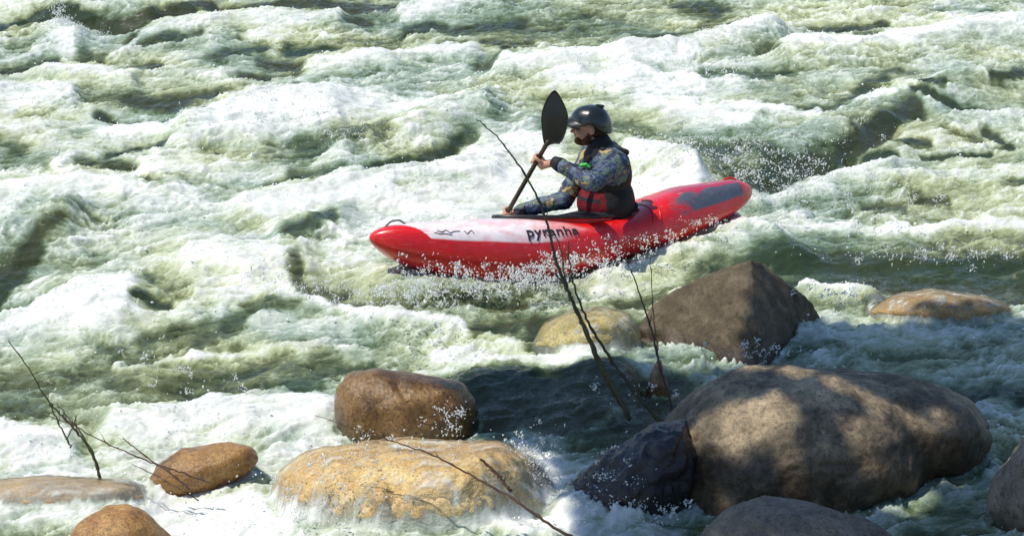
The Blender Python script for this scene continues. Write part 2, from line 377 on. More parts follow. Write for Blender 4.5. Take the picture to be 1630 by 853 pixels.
# swells: x1,y1,x2,y2,half width px, height m
SWELLS = [
 (300, 205, 520, 175, 42, .22), (540, 232, 770, 172, 26, .16), (400, 322, 780, 268, 26, .13), (-40, 385, 115, 352, 30, .22), (455, 372, 545, 352, 24, .14),
 (1210, 250, 1330, 205, 26, .14), (1330, 205, 1470, 150, 30, .13), (1470, 150, 1650, 120, 20, .16), (800, 100, 1000, 92, 26, .16), (1000, 92, 1230, 52, 28, .18),
 (1205, 178, 1300, 176, 12, .07), (-20, 8, 240, 22, 18, .16), (240, 22, 330, 5, 14, .10), (1005, 262, 1110, 285, 30, .30), (1250, 88, 1640, 45, 24, .14),
 (60, 118, 210, 128, 18, .10), (220, 48, 420, 30, 22, .10), (400, 30, 530, 30, 16, .10), (0, 150, 110, 150, 22, .12), (640, 15, 800, 5, 14, .10), (500, 100, 740, 82, 20, .10),
 (90, 300, 280, 290, 16, .09), (0, 310, 120, 300, 18, .08), (300, 410, 450, 425, 30, .12), (100, 470, 210, 470, 34, .10), (1320, 240, 1440, 235, 14, .06), (1440, 200, 1630, 190, 22, .09),
 (1210, 300, 1420, 268, 16, .07), (1420, 290, 1640, 300, 20, .07), (420, 488, 560, 492, 16, .08), (560, 492, 720, 520, 14, .07), (720, 520, 860, 560, 12, .06),
 (0, 695, 100, 695, 26, .10), (180, 668, 520, 648, 26, .09), (740, 618, 980, 610, 34, .16), (760, 650, 960, 640, 30, .10), (1290, 470, 1390, 478, 16, .09), (900, 590, 1100, 575, 14, .05),
 (80, 60, 115, 60, 22, .12), (1180, 545, 1330, 520, 18, .07), (1300, 545, 1630, 545, 30, .07), (1480, 700, 1600, 680, 18, .05), (880, 210, 1000, 230, 30, .04),
 # hollows
 (650, 470, 850, 468, 20, -.09), (0, 470, 90, 455, 18, -.07), (590, 275, 740, 225, 12, -.07), (1230, 300, 1340, 250, 18, -.08), (1340, 245, 1470, 185, 14, -.08), (180, 175, 330, 170, 16, -.06),
 (1240, 430, 1600, 425, 26, -.04), (215, 485, 280, 488, 12, -.06), (120, 40, 240, 44, 10, -.08), (900, 815, 1010, 815, 26, .10), (950, 770, 1000, 790, 14, .06), (430, 850, 560, 858, 24, .06), (560, 862, 880, 862, 24, .07), (395, 790, 420, 840, 20, .05), (1380, 516, 1610, 519, 12, .05), (-20, 806, 230, 810, 10, .05),  (1080, 860, 1400, 845, 30, -.10), (480, 690, 560, 715, 20, -.05),
 (240, 820, 420, 850, 30, -.07), (1470, 800, 1600, 800, 40, -.05),
]
n1 = fbm2(X*1.1, Y*.42, 4); n2 = fbm2(X*1.1+40, Y*.42+13, 4)
n3 = fbm2(X*5.5, Y*2.0+7, 4); n4 = fbm2(X*5.5+31, Y*2.0, 4)
Xw = X+.13*n1+.05*n3; Yw = Y*KQ+.075*n2+.035*n4
Z = .04*fbm2(X*.55, Y*.4+3, 3)+.05*fbm2(X*1.5+5, Y*.9, 4, .6)-.03
Zpos = np.zeros(X.shape)
Xh = X+.10*n1+.02*n3; Yh = Y*KQ+.05*n2+.012*n4
for (x1, y1, x2, y2, wd, h) in SWELLS:
    i, d = seg_field(Xh, Yh, x1, y1, x2, y2, wd)
    v_ = h*.72*np.exp(-d*d)
    if h > 0: Zpos[i] = np.maximum(Zpos[i], v_)
    else: Z[i] += v_
Z += Zpos
# foam: 0 = clear dark green water .. .35 milky .. .6 cream .. 1 dense white
FOAM = [
 # broad tones first
 (0, 60, 400, 60, 60, .66, .8), (400, 60, 820, 60, 60, .55, .8), (820, 40, 1220, 40, 50, .42, .9), (1220, 40, 1640, 40, 60, .72, .9), (0, 260, 400, 280, 110, .80, .9),
 (400, 200, 820, 330, 80, .86, .9), (1000, 130, 1200, 150, 50, .8, .9), (1240, 260, 1640, 290, 70, .62, .9), (1200, 160, 1640, 110, 40, .6, .8), (0, 600, 520, 570, 36, .42, .95), (1100, 400, 1640, 430, 46, .25, .95),
 (500, 520, 820, 560, 30, .6, .8), (0, 500, 420, 460, 50, .84, .8), (1100, 560, 1640, 550, 40, .62, .95), (1300, 720, 1640, 760, 90, .50, .95), (700, 620, 1060, 640, 50, .08, .95),
 # top left
 (0, 18, 240, 8, 14, .86, .95), (-10, 44, 90, 30, 13, .04, .95), (60, 30, 120, 22, 8, .1, .9), (118, 28, 200, 40, 10, .03, .95), (200, 38, 300, 14, 9, .06, .95), (300, 12, 420, 8, 8, .12, .85),
 (88, 45, 112, 75, 16, .95, .9), (10, 76, 52, 70, 9, .35, .8), (128, 78, 166, 88, 11, .22, .9), (-5, 106, 80, 92, 9, .12, .9), (80, 110, 205, 126, 14, .92, .9), (0, 92, 60, 82, 6, .75, .7),
 (225, 50, 420, 32, 18, .84, .85), (228, 66, 275, 58, 7, .2, .9), (286, 62, 322, 54, 7, .25, .9), (222, 104, 262, 106, 7, .1, .9), (335, 92, 422, 70, 9, .18, .9), (378, 116, 425, 116, 8, .08, .9), (268, 80, 330, 86, 9, .5, .8),
 (200, 60, 230, 48, 6, .12, .8), (262, 98, 330, 92, 7, .7, .8),
 # green hollow below it
 (135, 148, 250, 153, 13, .36, .9), (160, 178, 216, 182, 7, .1, .95), (212, 150, 272, 162, 10, .13, .9), (268, 152, 352, 143, 12, .18, .9), (245, 182, 315, 180, 7, .35, .9), (350, 140, 395, 135, 8, .5, .7),
 (0, 150, 105, 155, 20, .97, .9), (25, 182, 92, 174, 9, .5, .8), (-5, 226, 32, 236, 12, .3, .9), (60, 205, 165, 212, 13, .66, .8), (150, 206, 292, 198, 9, .95, .9),
 (118, 254, 210, 262, 9, .2, .9), (165, 242, 250, 226, 9, .16, .9), (15, 250, 62, 258, 11, .35, .8), (95, 292, 240, 274, 13, .95, .9), (200, 300, 280, 300, 8, .7, .8), (240, 288, 262, 306, 5, .2, .8),
 # big white pile and cream glow
 (330, 205, 520, 178, 28, 1.0, .95), (320, 245, 430, 252, 17, .6, .9), (425, 238, 480, 250, 18, .46, .9), (480, 230, 635, 196, 13, .22, .9), (500, 240, 600, 225, 12, .28, .85), (620, 205, 770, 178, 18, .8, .9),
 (600, 264, 690, 240, 11, .01, .98), (680, 245, 738, 212, 11, .01, .98), (470, 276, 600, 266, 10, .2, .9), (290, 286, 440, 292, 11, .58, .8), (430, 288, 520, 280, 8, .25, .85), (560, 250, 640, 235, 8, .55, .7),
 # top middle
 (430, 4, 690, 3, 9, .1, .95), (500, 20, 580, 30, 9, .18, .9), (400, 40, 530, 26, 13, .92, .9), (410, 55, 460, 50, 13, .85, .8), (465, 72, 535, 76, 11, .12, .9), (420, 92, 500, 100, 12, .14, .9), (540, 58, 645, 66, 10, .36, .85),
 (425, 118, 490, 108, 6, .12, .8), (640, 22, 785, 6, 10, .9, .9), (648, 42, 705, 38, 9, .1, .9), (715, 48, 830, 28, 10, .12, .9), (775, 66, 840, 62, 9, .28, .8), (500, 102, 750, 80, 14, .95, .9), (505, 122, 610, 112, 8, .36, .85),
 (420, 140, 490, 132, 6, .28, .85), (560, 142, 730, 126, 13, .64, .85), (400, 160, 700, 164, 14, .97, .9), (752, 102, 818, 94, 11, .2, .95), (700, 72, 735, 70, 7, .3, .8), (780, 165, 835, 158, 9, .4, .8), (560, 45, 620, 40, 8, .6, .7),
 # white sweep behind the bow
 (380, 335, 560, 312, 15, 1.0, .95), (560, 312, 780, 276, 16, 1.0, .95), (640, 304, 745, 290, 10, .62, .8), (285, 346, 400, 352, 18, .62, .85), (50, 342, 205, 330, 16, .52, .85), (-5, 318, 65, 302, 12, .93, .9), (90, 304, 285, 302, 8, .9, .8),
 (640, 340, 820, 300, 30, .93, .9), (760, 240, 860, 230, 34, .95, .9), (780, 185, 880, 185, 12, .5, .8), (560, 370, 640, 350, 18, .9, .8),
 # left green wave
 (-10, 432, 62, 392, 17, .03, .97), (-10, 455, 30, 430, 15, .05, .95), (-5, 482, 88, 462, 14, .16, .95), (66, 382, 112, 364, 10, .2, .9), (90, 420, 170, 402, 18, .52, .85), (55, 436, 84, 424, 6, .9, .9),
 (110, 480, 200, 470, 24, .98, .9), (-5, 515, 180, 494, 18, .97, .9), (212, 474, 272, 482, 9, .12, .95), (225, 445, 305, 458, 15, .45, .85), (225, 432, 240, 445, 6, .25, .8), (305, 400, 445, 432, 28, .94, .85), (245, 404, 300, 380, 14, .8, .7),
 (238, 528, 335, 514, 11, .25, .9), (320, 545, 405, 498, 15, .22, .9), (395, 492, 472, 484, 10, .22, .9), (150, 552, 250, 545, 10, .4, .8), (270, 500, 330, 505, 7, .7, .8), (160, 545, 200, 552, 8, .25, .8),
 (458, 386, 532, 362, 13, .2, .95), (452, 425, 470, 455, 9, .2, .9), (478, 462, 545, 450, 9, .22, .9), (535, 470, 650, 484, 10, .18, .9), (530, 402, 610, 420, 17, .88, .85), (480, 420, 530, 425, 10, .75, .8), (600, 440, 680, 440, 12, .6, .7),
 (440, 474, 560, 492, 8, .95, .9), (560, 492, 700, 512, 8, .95, .9), (700, 516, 840, 556, 9, .95, .85), (400, 510, 560, 515, 12, .85, .8),
 # sage tongue
 (0, 602, 205, 600, 18, .36, .9), (200, 592, 425, 574, 10, .46, .8), (250, 606, 430, 588, 12, .28, .9), (430, 585, 600, 560, 13, .28, .9), (350, 622, 525, 600, 11, .22, .85), (560, 550, 690, 552, 8, .66, .7), (600, 575, 700, 572, 10, .42, .8),
 (190, 576, 425, 556, 4, .9, .85), (425, 556, 560, 535, 5, .8, .8), (-10, 568, 150, 552, 6, .7, .7), (-10, 655, 62, 650, 20, .26, .9), (95, 645, 235, 622, 14, .46, .85), (235, 640, 350, 612, 9, .32, .8), (650, 545, 845, 568, 15, .72, .8),
 (0, 702, 95, 700, 22, 1.0, .95), (180, 672, 530, 650, 22, .98, .95), (120, 690, 220, 705, 10, .72, .8), (440, 700, 530, 700, 14, .8, .9), (0, 738, 220, 738, 10, .8, .9), (700, 562, 925, 586, 13, .98, .95), (870, 600, 930, 575, 12, .98, .9), (640, 580, 900, 590, 6, .9, .8),
 # bottom left
 (-10, 782, 130, 776, 14, .12, .9), (130, 786, 225, 782, 12, .15, .9), (-10, 820, 110, 812, 14, .84, .9), (-10, 850, 80, 850, 12, .6, .8), (250, 800, 430, 830, 36, .97, .95), (400, 740, 470, 745, 12, .88, .9), (200, 800, 260, 795, 6, .97, .9),
 # over the golden rock
 (500, 725, 850, 722, 14, .10, .9), (520, 755, 830, 750, 22, .12, .9), (440, 790, 560, 820, 22, .60, .9), (560, 800, 800, 795, 20, .35, .8), (560, 845, 860, 848, 20, .78, .9), (840, 760, 890, 790, 24, .95, .9), (430, 760, 480, 800, 16, .7, .8), (840, 715, 890, 730, 14, .7, .8), (640, 830, 720, 850, 20, .4, .7),
 # behind and right of the paddler
 (830, 12, 1010, 8, 12, .5, .8), (1080, 10, 1160, 10, 9, .18, .9), (800, 76, 960, 82, 8, .2, .9), (830, 50, 920, 40, 8, .3, .8), (1020, 60, 1140, 64, 11, .17, .9), (1110, 40, 1200, 34, 7, .3, .8), (860, 65, 900, 58, 6, .75, .8), (940, 50, 1020, 50, 10, .4, .8), (1000, 25, 1100, 32, 6, .65, .7),
 (800, 104, 1000, 95, 14, .98, .95), (1000, 95, 1100, 92, 14, .96, .95), (1100, 80, 1230, 46, 14, .95, .9), (900, 122, 1110, 130, 20, .98, .9), (1120, 121, 1225, 119, 8, .28, .95), (795, 155, 1000, 158, 12, .62, .85), (1020, 162, 1180, 182, 15, .92, .9), (1130, 140, 1220, 140, 9, .8, .8),
 (985, 196, 1120, 210, 11, .38, .9), (1030, 222, 1160, 238, 14, .22, .95), (1120, 225, 1235, 255, 17, .25, .95), (1150, 262, 1250, 290, 14, .2, .9), (1145, 172, 1215, 165, 9, .92, .9), (1015, 268, 1120, 272, 15, 1.0, .97), (990, 240, 1015, 250, 10, .85, .9), (1120, 205, 1215, 205, 10, .5, .8),
 (1205, 22, 1300, 22, 10, .6, .8), (1308, 42, 1402, 30, 8, .12, .95), (1260, 38, 1310, 38, 5, .35, .8), (1360, 48, 1400, 50, 8, .3, .8), (1210, 80, 1260, 78, 12, .4, .8), (1260, 82, 1450, 68, 12, .97, .9), (1430, 62, 1640, 40, 16, .97, .9), (1250, 106, 1640, 84, 13, .66, .9),
 (1340, 160, 1372, 145, 12, .2, .95), (1365, 142, 1435, 112, 12, .17, .95), (1430, 122, 1640, 118, 12, .5, .8), (1208, 114, 1262, 110, 7, .28, .85), (1205, 142, 1340, 138, 13, .5, .85), (1256, 168, 1335, 168, 6, .18, .9), (1500, 15, 1600, 12, 9, .45, .7), (1560, 16, 1580, 12, 5, .2, .7),
 (1205, 176, 1295, 180, 7, .96, .95), (1355, 168, 1425, 161, 4, .95, .9), (1440, 152, 1492, 132, 8, .85, .85), (1205, 215, 1400, 195, 12, .48, .9),
 (1215, 290, 1330, 246, 18, .07, .97), (1330, 238, 1460, 176, 12, .03, .98), (1455, 155, 1600, 176, 6, .05, .95), (1470, 142, 1500, 146, 7, .06, .9), (1575, 142, 1640, 130, 4, .08, .9), (1540, 150, 1640, 148, 6, .6, .7),
 (1440, 228, 1640, 190, 20, .8, .85), (1340, 262, 1440, 262, 14, .85, .8), (1368, 250, 1424, 250, 9, .06, .95), (1420, 224, 1482, 226, 6, .12, .9), (1574, 206, 1604, 226, 10, .1, .9), (1476, 242, 1580, 243, 4, .12, .9), (1340, 212, 1385, 228, 6, .15, .85),
 (1500, 205, 1560, 215, 7, .3, .8),
 (1205, 306, 1410, 274, 9, .9, .9), (1330, 280, 1640, 275, 12, .8, .8), (1454, 312, 1510, 316, 9, .25, .9), (1365, 324, 1400, 326, 6, .25, .9), (1395, 332, 1440, 332, 6, .25, .85), (1600, 290, 1640, 292, 6, .3, .8), (1215, 336, 1330, 330, 7, .75, .8), (1280, 315, 1430, 303, 6, .4, .8),
 (1205, 352, 1440, 358, 7, .93, .9), (1400, 362, 1640, 352, 9, .96, .9), (1205, 378, 1420, 384, 11, .45, .9), (1420, 384, 1640, 380, 8, .4, .85), (1220, 415, 1640, 410, 12, .14, .9), (1330, 452, 1580, 446, 15, .06, .95), (1240, 440, 1300, 440, 8, .14, .9), (1560, 440, 1640, 450, 14, .12, .9),
 (1292, 462, 1385, 476, 11, .98, .97), (1580, 470, 1640, 475, 10, .25, .85), (1380, 495, 1600, 492, 13, .12, .9), (1420, 515, 1560, 512, 5, .5, .7),
 # under and beside the hull; a low-foam stroke paints in the hull's dark reflection
 (1050, 362, 1210, 348, 11, .88, .9), (1060, 390, 1260, 372, 7, .82, .9), (1080, 408, 1210, 404, 8, .52, .85), (1000, 432, 1110, 420, 10, .58, .85), (690, 482, 840, 472, 12, .03, .97), (640, 470, 700, 485, 10, .35, .85), (920, 415, 995, 402, 7, .08, .95), (995, 424, 1065, 402, 5, .93, .9), (840, 450, 900, 440, 12, .6, .85),
 (900, 450, 1000, 445, 8, .82, .85), (765, 522, 905, 502, 13, .16, .95), (905, 485, 1040, 462, 9, .42, .9), (860, 480, 960, 466, 6, .7, .8), (870, 535, 1010, 525, 24, .10, .95), (1180, 372, 1230, 366, 6, .9, .8), (1210, 330, 1260, 300, 8, .8, .8), (1195, 320, 1230, 322, 7, .45, .8), (980, 478, 1060, 462, 8, .2, .8),
 # shade side
 (1000, 592, 1130, 578, 8, .62, .9), (890, 600, 1000, 592, 5, .5, .8), (1060, 575, 1170, 585, 8, .55, .8), (1190, 540, 1320, 528, 12, .62, .9), (1310, 545, 1640, 530, 10, .72, .9), (1330, 575, 1640, 560, 12, .5, .9), (1430, 608, 1640, 620, 14, .14, .9), (1560, 585, 1640, 575, 7, .6, .8), (1250, 560, 1330, 555, 6, .3, .8),
 (1480, 722, 1590, 690, 9, .68, .85), (1480, 770, 1580, 755, 12, .6, .85), (1400, 790, 1500, 780, 8, .45, .85), (1500, 800, 1600, 800, 12, .4, .8), (1590, 660, 1640, 650, 10, .55, .8), (1380, 815, 1460, 800, 5, .7, .8), (1460, 840, 1560, 840, 14, .25, .8),
 (745, 640, 985, 635, 26, .04, .95), (760, 672, 900, 672, 12, .08, .9), (860, 720, 905, 800, 26, .95, .92), (930, 800, 1000, 740, 9, .7, .85), (820, 700, 890, 705, 12, .55, .85), (930, 670, 1000, 650, 5, .5, .85), (900, 830, 1060, 820, 26, .85, .9), (930, 790, 980, 770, 12, .9, .85), (700, 848, 910, 848, 12, .95, .9), (670, 680, 750, 690, 12, .55, .85), (1000, 305, 1125, 322, 26, 1.05, .98), (1060, 280, 1150, 300, 12, .9, .9),
]
Fm = np.full(X.shape, .62, dtype=np.float64)+.25*fbm2(X*.8, Y*.35, 3)
for (x1, y1, x2, y2, wd, val, st) in FOAM:
    i, d = seg_field(Xw, Yw, x1, y1, x2, y2, wd*1.12)
    g = st*np.exp(-np.minimum(d, 6)**2.6)
    Fm[i] += (val-Fm[i])*g
# broken, lacy edges drawn out along the flow: every pattern is warped by the same eddies
AL = R(24); fu = X*math.cos(AL)+Y*math.sin(AL); fv_ = -X*math.sin(AL)+Y*math.cos(AL)
e1 = fbm2(fu*.9+4, fv_*1.6, 4, .55); e2 = fbm2(fu*.9+41, fv_*1.6+8, 4, .55)
su = fu*2.1+1.1*e1; sv = fv_*4.6+1.3*e2
def ridged(x, y, o=4, gain=.55):
    a_, r_, t_ = 1.0, 0, 0
    for k in range(o):
        r_ = r_+a_*(1-np.minimum(1, np.abs(noise2(x+7.7*k, y+3.3*k))*2.2))**2; t_ += a_; a_ *= gain; x = x*2.05; y = y*2.05
    return r_/t_
rid = ridged(su, sv, 5, .6)-.42            # foam strings
rid2 = ridged(su*2.7+2*e2, sv*2.3+2*e1, 4, .6)-.42
lace = fbm2(su*2.2+.6*rid, sv*1.9, 5, .6); lace2 = fbm2(su*.8+9, sv*.7, 4, .55); fine = fbm2(su*7, sv*5, 4, .6)
Fm = np.where(Fm < .5, (Fm-.5)*1.38, (Fm-.5)*1.15)+.435
mid = 4*np.clip(Fm, 0, 1)*(1-np.clip(Fm, 0, 1)); rag = .55+.45*sstep(-.25, .35, e2)
Fm = Fm+(.40+.60*mid)*rag*(.46*rid+.34*rid2+.44*lace+.22*fine)+.30*lace2*(.35+.65*mid)
foam = np.clip(Fm, 0, 1)
tex = .4+.6*sstep(-.3, .3, e1)
Z += sstep(.2, .9, foam)*(.052*lace2+.040*tex*(rid+.1)+.016*tex*rid2+.018*lace+.007*fine+.018)
Z += (1-sstep(.15, .75, foam))*(.055*lace2+.026*rid+.006*rid2+.008*lace)
Z += .012*fbm2(X*5, Y*5, 3)
# the hull presses the water down along its near side
_f = np.array([-.883, -.469]); _dx = X-.365; _dy = Y-17.31; _a = _dx*_f[0]+_dy*_f[1]; _b = _dx*.469+_dy*-.883
press = np.exp(-np.clip(np.abs(_a)-1.15, 0, 9)**2/.03)*np.exp(-np.clip(np.abs(_b-.25)-.42, 0, 9)**2/.03)
Z = Z*(1-press*.40)+press*(-.07+.17*np.clip(-_a-.05, 0, 1.1)+.16*np.clip(_a-.25, 0, .8))*.9
lap = press*np.exp(-((_b-.36)/.16)**2)*sstep(.25, -.1, _a); Z = Z+lap*(.05+.06*rid); foam = foam+(np.clip(.80+.5*rid+.5*lace, 0, 1)-foam)*lap*.9
dk_ = press*np.exp(-((_b-.45)/.2)**2)*sstep(.1, .4, _a); foam = foam+(np.clip(.26+1.2*rid2+.8*lace, 0, 1)-foam)*dk_*.75; Z = Z+dk_*(.02+.06*rid+.05*lace)
# sheets of water over the sunken rocks
clear = np.zeros(X.shape)
def zone_mask(pts, wpx):
    r = np.zeros(X.shape)
    for (x1, y1, x2, y2) in pts:
        i, d = seg_field(Xh, Yh, x1, y1, x2, y2, wpx); r[i] = np.maximum(r[i], np.exp(-d**4))
    return r
dg = bpy.context.evaluated_depsgraph_get()
gD = G(600, 860, .1)
foam_on = {'D': lambda x, y, z, a, b, c: .15+.95*max(0, (.17-z)*4.2)+.6*a+.5*b+.7*c,
           'H': lambda x, y, z, a, b, c: .24+.5*a+.6*c, 'I': lambda x, y, z, a, b, c: .24+.9*a+.7*c, 'G': lambda x, y, z, a, b, c: .22+.9*a+.7*b,
           'L': lambda x, y, z, a, b, c: .22+.9*max(0, (.12-z)*3)+1.1*a+.7*b+.5*c}
def drape(key, thick, amount, mn=-9, mx=9):
    o = ROCKS[key]; b = BVHTree.FromObject(o, dg); mw = o.location
    P = coords(o.data)+np.array(mw, dtype=np.float32); lo = P.min(0)-.12; hi = P.max(0)+.12
    idx = np.nonzero((X > lo[0]) & (X < hi[0]) & (Y > lo[1]) & (Y < hi[1]))[0]
    lim = foam_on.get(key)
    for i in idx:
        hit = b.ray_cast(Vector((X[i], Y[i], 5))-mw, Vector((0, 0, -1)))
        if hit[0] is not None:
            fv = min(1, max(0, lim(X[i], Y[i], hit[0].z+mw.z, lace[i], lace2[i], fine[i])))
            top = hit[0].z+mw.z+thick+.02*fv
            if top > Z[i]-.03: foam[i] = fv
            if top > Z[i]: Z[i] = top
            depth = Z[i]-(top-thick)
            clear[i] = max(clear[i], amount*math.exp(-max(0, depth-thick)/.07))
for key, th, am in (('D', .008, .98), ('H', .010, .97), ('I', .006, .97), ('G', .008, .97)): drape(key, th, am)
# soften the draped steps
Zg = Z.reshape(XX.shape); Cg = clear.reshape(XX.shape)
for _ in range(3):
    Cg[1:-1, 1:-1] = (Cg[1:-1, 1:-1]*2+Cg[:-2, 1:-1]+Cg[2:, 1:-1]+Cg[1:-1, :-2]+Cg[1:-1, 2:])/6
    Zg[1:-1, 1:-1] = np.where(Cg[1:-1, 1:-1] > .02, (Zg[1:-1, 1:-1]*2+Zg[:-2, 1:-1]+Zg[2:, 1:-1]+Zg[1:-1, :-2]+Zg[1:-1, 2:])/6, Zg[1:-1, 1:-1])
# level water away from the modelled reach fades the relief
mk = np.zeros(XX.shape); 
for key, o in ROCKS.items():
    P = coords(o.data)+np.array(o.location, dtype=np.float32); ix = np.clip(np.searchsorted(XS, P[:, 0]), 1, len(XS)-2); iy = np.clip(np.searchsorted(YS, P[:, 1]), 1, len(YS)-2)
    up_ = P[:, 2] > Zg[iy, ix]-.01; mk[iy[up_], ix[up_]] = 1
bl = mk.copy()
for _ in range(9): bl[1:-1, 1:-1] = np.maximum(mk[1:-1, 1:-1], (bl[1:-1, 1:-1]+bl[:-2, 1:-1]+bl[2:, 1:-1]+bl[1:-1, :-2]+bl[1:-1, 2:])/5)
col_ = (sstep(.02, .35, bl)*(1-mk)*(Cg < .1)).ravel()
foam = foam+(np.clip(.62+.9*rid2+.7*lace, 0, 1)-foam)*col_*.55
Zg = Zg+(col_*(.012+.03*rid+.010*rid2)).reshape(XX.shape)
fade = np.exp(-np.clip(np.abs(X)-5.3, 0, 99)/6)*np.exp(-np.clip(Y-26.6, 0, 99)/8)
Z = Zg.ravel()*(.3+.7*fade); clear = Cg.ravel()
nx, ny = len(XS), len(YS)
ii = (np.arange(ny-1)[:, None]*nx+np.arange(nx-1)[None, :]).ravel()
F = np.stack([ii, ii+1, ii+nx+1, ii+nx], 1)
wm = mesh_np('river', np.stack([X, Y, Z], 1), F); attr(wm, 'foam', foam); attr(wm, 'clear', clear)

n = N('whitewater'); ob = n.obj()
fo = n.attr('foam'); cl = n.attr('clear')
def flow(sx, sy):
    m1 = n('ShaderNodeMapping', {'Vector': ob, 'Rotation': (0, 0, -AL)}).outputs[0]
    wv = n('ShaderNodeTexNoise', {'Vector': m1, 'Scale': 2.6, 'Detail': 4.0}).outputs['Color']
    wv = n('ShaderNodeVectorMath', {0: wv, 1: (.5, .5, .5)}, operation='SUBTRACT').outputs[0]
    wv = n('ShaderNodeVectorMath', {0: wv, 3: .35}, operation='SCALE').outputs[0]
    m1 = n('ShaderNodeVectorMath', {0: m1, 1: wv}, operation='ADD').outputs[0]
    return n('ShaderNodeMapping', {'Vector': m1, 'Scale': (sx, sy, 1)}).outputs[0]
va = flow(.5, 1)
nA = n.noise(va, 16, 6, .62, .4); nB = n.noise(va, 55, 4, .6); nC = n.noise(va, 5, 5, .6, .6)
dv = n.math('ADD', n.math('ADD', n.math('MULTIPLY', n.math('SUBTRACT', nA, .5), .60), n.math('MULTIPLY', n.math('SUBTRACT', nB, .5), .34)), n.math('MULTIPLY', n.math('SUBTRACT', nC, .5), .35))
wgt = n.math('MULTIPLY_ADD', fo, n.math('SUBTRACT', 1.0, fo), .07); wgt = n.math('MULTIPLY', wgt, 3.4, clamp=True)
f = n.math('MULTIPLY_ADD', dv, wgt, fo, clamp=True)
hue = n.noise(ob, .55, 3)
c0 = n.mix(n.ramp(hue, [(.42, 0), (.6, 1)]), (.030, .048, .020), (.050, .056, .024))
warm = n.noise(ob, .8, 3); 
mid1 = n.mix(n.ramp(warm, [(.4, 0), (.6, 1)]), (.125, .180, .100), (.175, .198, .088))
mid2 = n.mix(n.ramp(warm, [(.4, 0), (.6, 1)]), (.35, .43, .35), (.46, .51, .31))
white = n.mix(n.ramp(nC, [(.36, 0), (.6, 1)]), (.60, .62, .58), (.82, .83, .79))
c = n.mix(n.ramp(f, [(.02, 0), (.32, 1)]), c0, mid1)
c = n.mix(n.ramp(f, [(.28, 0), (.60, 1)]), c, mid2)
c = n.mix(n.ramp(f, [(.55, 0), (.92, 1)]), c, white)
c = n.mix(n.math('MULTIPLY', cl, .9), c, white)
rough = n.ramp(f, [(.0, .07), (.3, .16), (.6, .38), (1, .6)])
hb = n.math('MULTIPLY_ADD', nB, .30, nA)
nb = n.bump(hb, n.ramp(f, [(.0, .40), (.35, .5), (.7, .4), (1, .3)]), .045)
wb = n('ShaderNodeBsdfPrincipled', {'Subsurface Weight': n.ramp(f, [(.3, 0), (.8, .55)]), 'Subsurface Radius': (.9, .95, .85), 'Subsurface Scale': .03, 'Base Color': c, 'Roughness': rough, 'Normal': nb, 'IOR': 1.33})
tr = n('ShaderNodeBsdfTransparent', {'Color': (.97, .96, .88, 1)}).outputs[0]
gl = n('ShaderNodeBsdfGlossy', {'Color': (1, 1, 1, 1), 'Roughness': .12, 'Normal': nb}).outputs[0]
fr = n('ShaderNodeFresnel', {'IOR': 1.12, 'Normal': nb}).outputs[0]
thin = n('ShaderNodeMixShader', {0: fr, 1: tr, 2: gl}).outputs[0]
fac = n.math('MULTIPLY', cl, n.ramp(f, [(.15, 1.0), (.45, .75), (.7, .35), (1, 0)]))
mx = n('ShaderNodeMixShader', {0: fac, 1: wb.outputs[0], 2: thin}).outputs[0]
M_water = n.surf(mx)
river = link('river_water', wm, M_water); tag(river, kind='structure')

# ------------------------------------------------------------------ setting out of frame: bed and near bank
M_bed = rock_mat('river_bed_gravel', [(.08, .07, .05), (.13, .11, .08), (.18, .15, .11), (.24, .2, .15)], .6, -9, .5, .5, 1.0, 61)
gx = grid_axis(-8, 8, .5, -900, 900); gy = grid_axis(-6, 30, .5, -900, 1500)
gX, gY = np.meshgrid(gx, gy); gX = gX.ravel(); gY = gY.ravel()
bank = sstep(11.0, 3.0, gY)*3.4+sstep(60, 95, gY)*6
gZ = -.75+bank+.18*fbm2(gX*.4, gY*.4, 3)+np.where(gY < 11, .1*fbm2(gX*1.3, gY*1.3, 3), 0)
ii = (np.arange(len(gy)-1)[:, None]*len(gx)+np.arange(len(gx)-1)[None, :]).ravel()
gm = mesh_np('riverbed', np.stack([gX, gY, gZ], 1), np.stack([ii, ii+1, ii+len(gx)+1, ii+len(gx)], 1))
tag(link('riverbed_ground', gm, M_bed), kind='structure')
BVH_RIVER = None

# ------------------------------------------------------------------ spray droplets
def blob_cloud(name, P, S, mat, label=None, cat=None, stretch=None, kind='stuff'):
    """many small water drops as one mesh"""
    t = bmesh.new(); bmesh.ops.create_icosphere(t, subdivisions=1, radius=1); bv = np.array([v.co[:] for v in t.verts]); bf = np.array([[v.index for v in f.verts] for f in t.faces]); t.free()
    n_ = len(P); nv = len(bv)
    V = np.repeat(bv[None], n_, 0)*(1+.25*rng.normal(size=(n_, nv, 1)).clip(-1.5, 1.5))
    sc = np.ones((n_, 1, 3))*S[:, None, None]*rng.uniform(.7, 1.3, (n_, 1, 3))
    V = V*sc
    if stretch is not None:
        d = stretch/np.linalg.norm(stretch, axis=1)[:, None]; k = rng.uniform(0, 2.2, n_)
        V = V+(V*d[:, None]).sum(2)[..., None]*d[:, None]*k[:, None, None]
    V = V+P[:, None]
    Fc = (bf[None]+(np.arange(n_)*nv)[:, None, None]).reshape(-1, 3)
    me = mesh_np(name, V.reshape(-1, 3), Fc); o = link(name, me, mat); tag(o, label, cat, kind=kind); return o
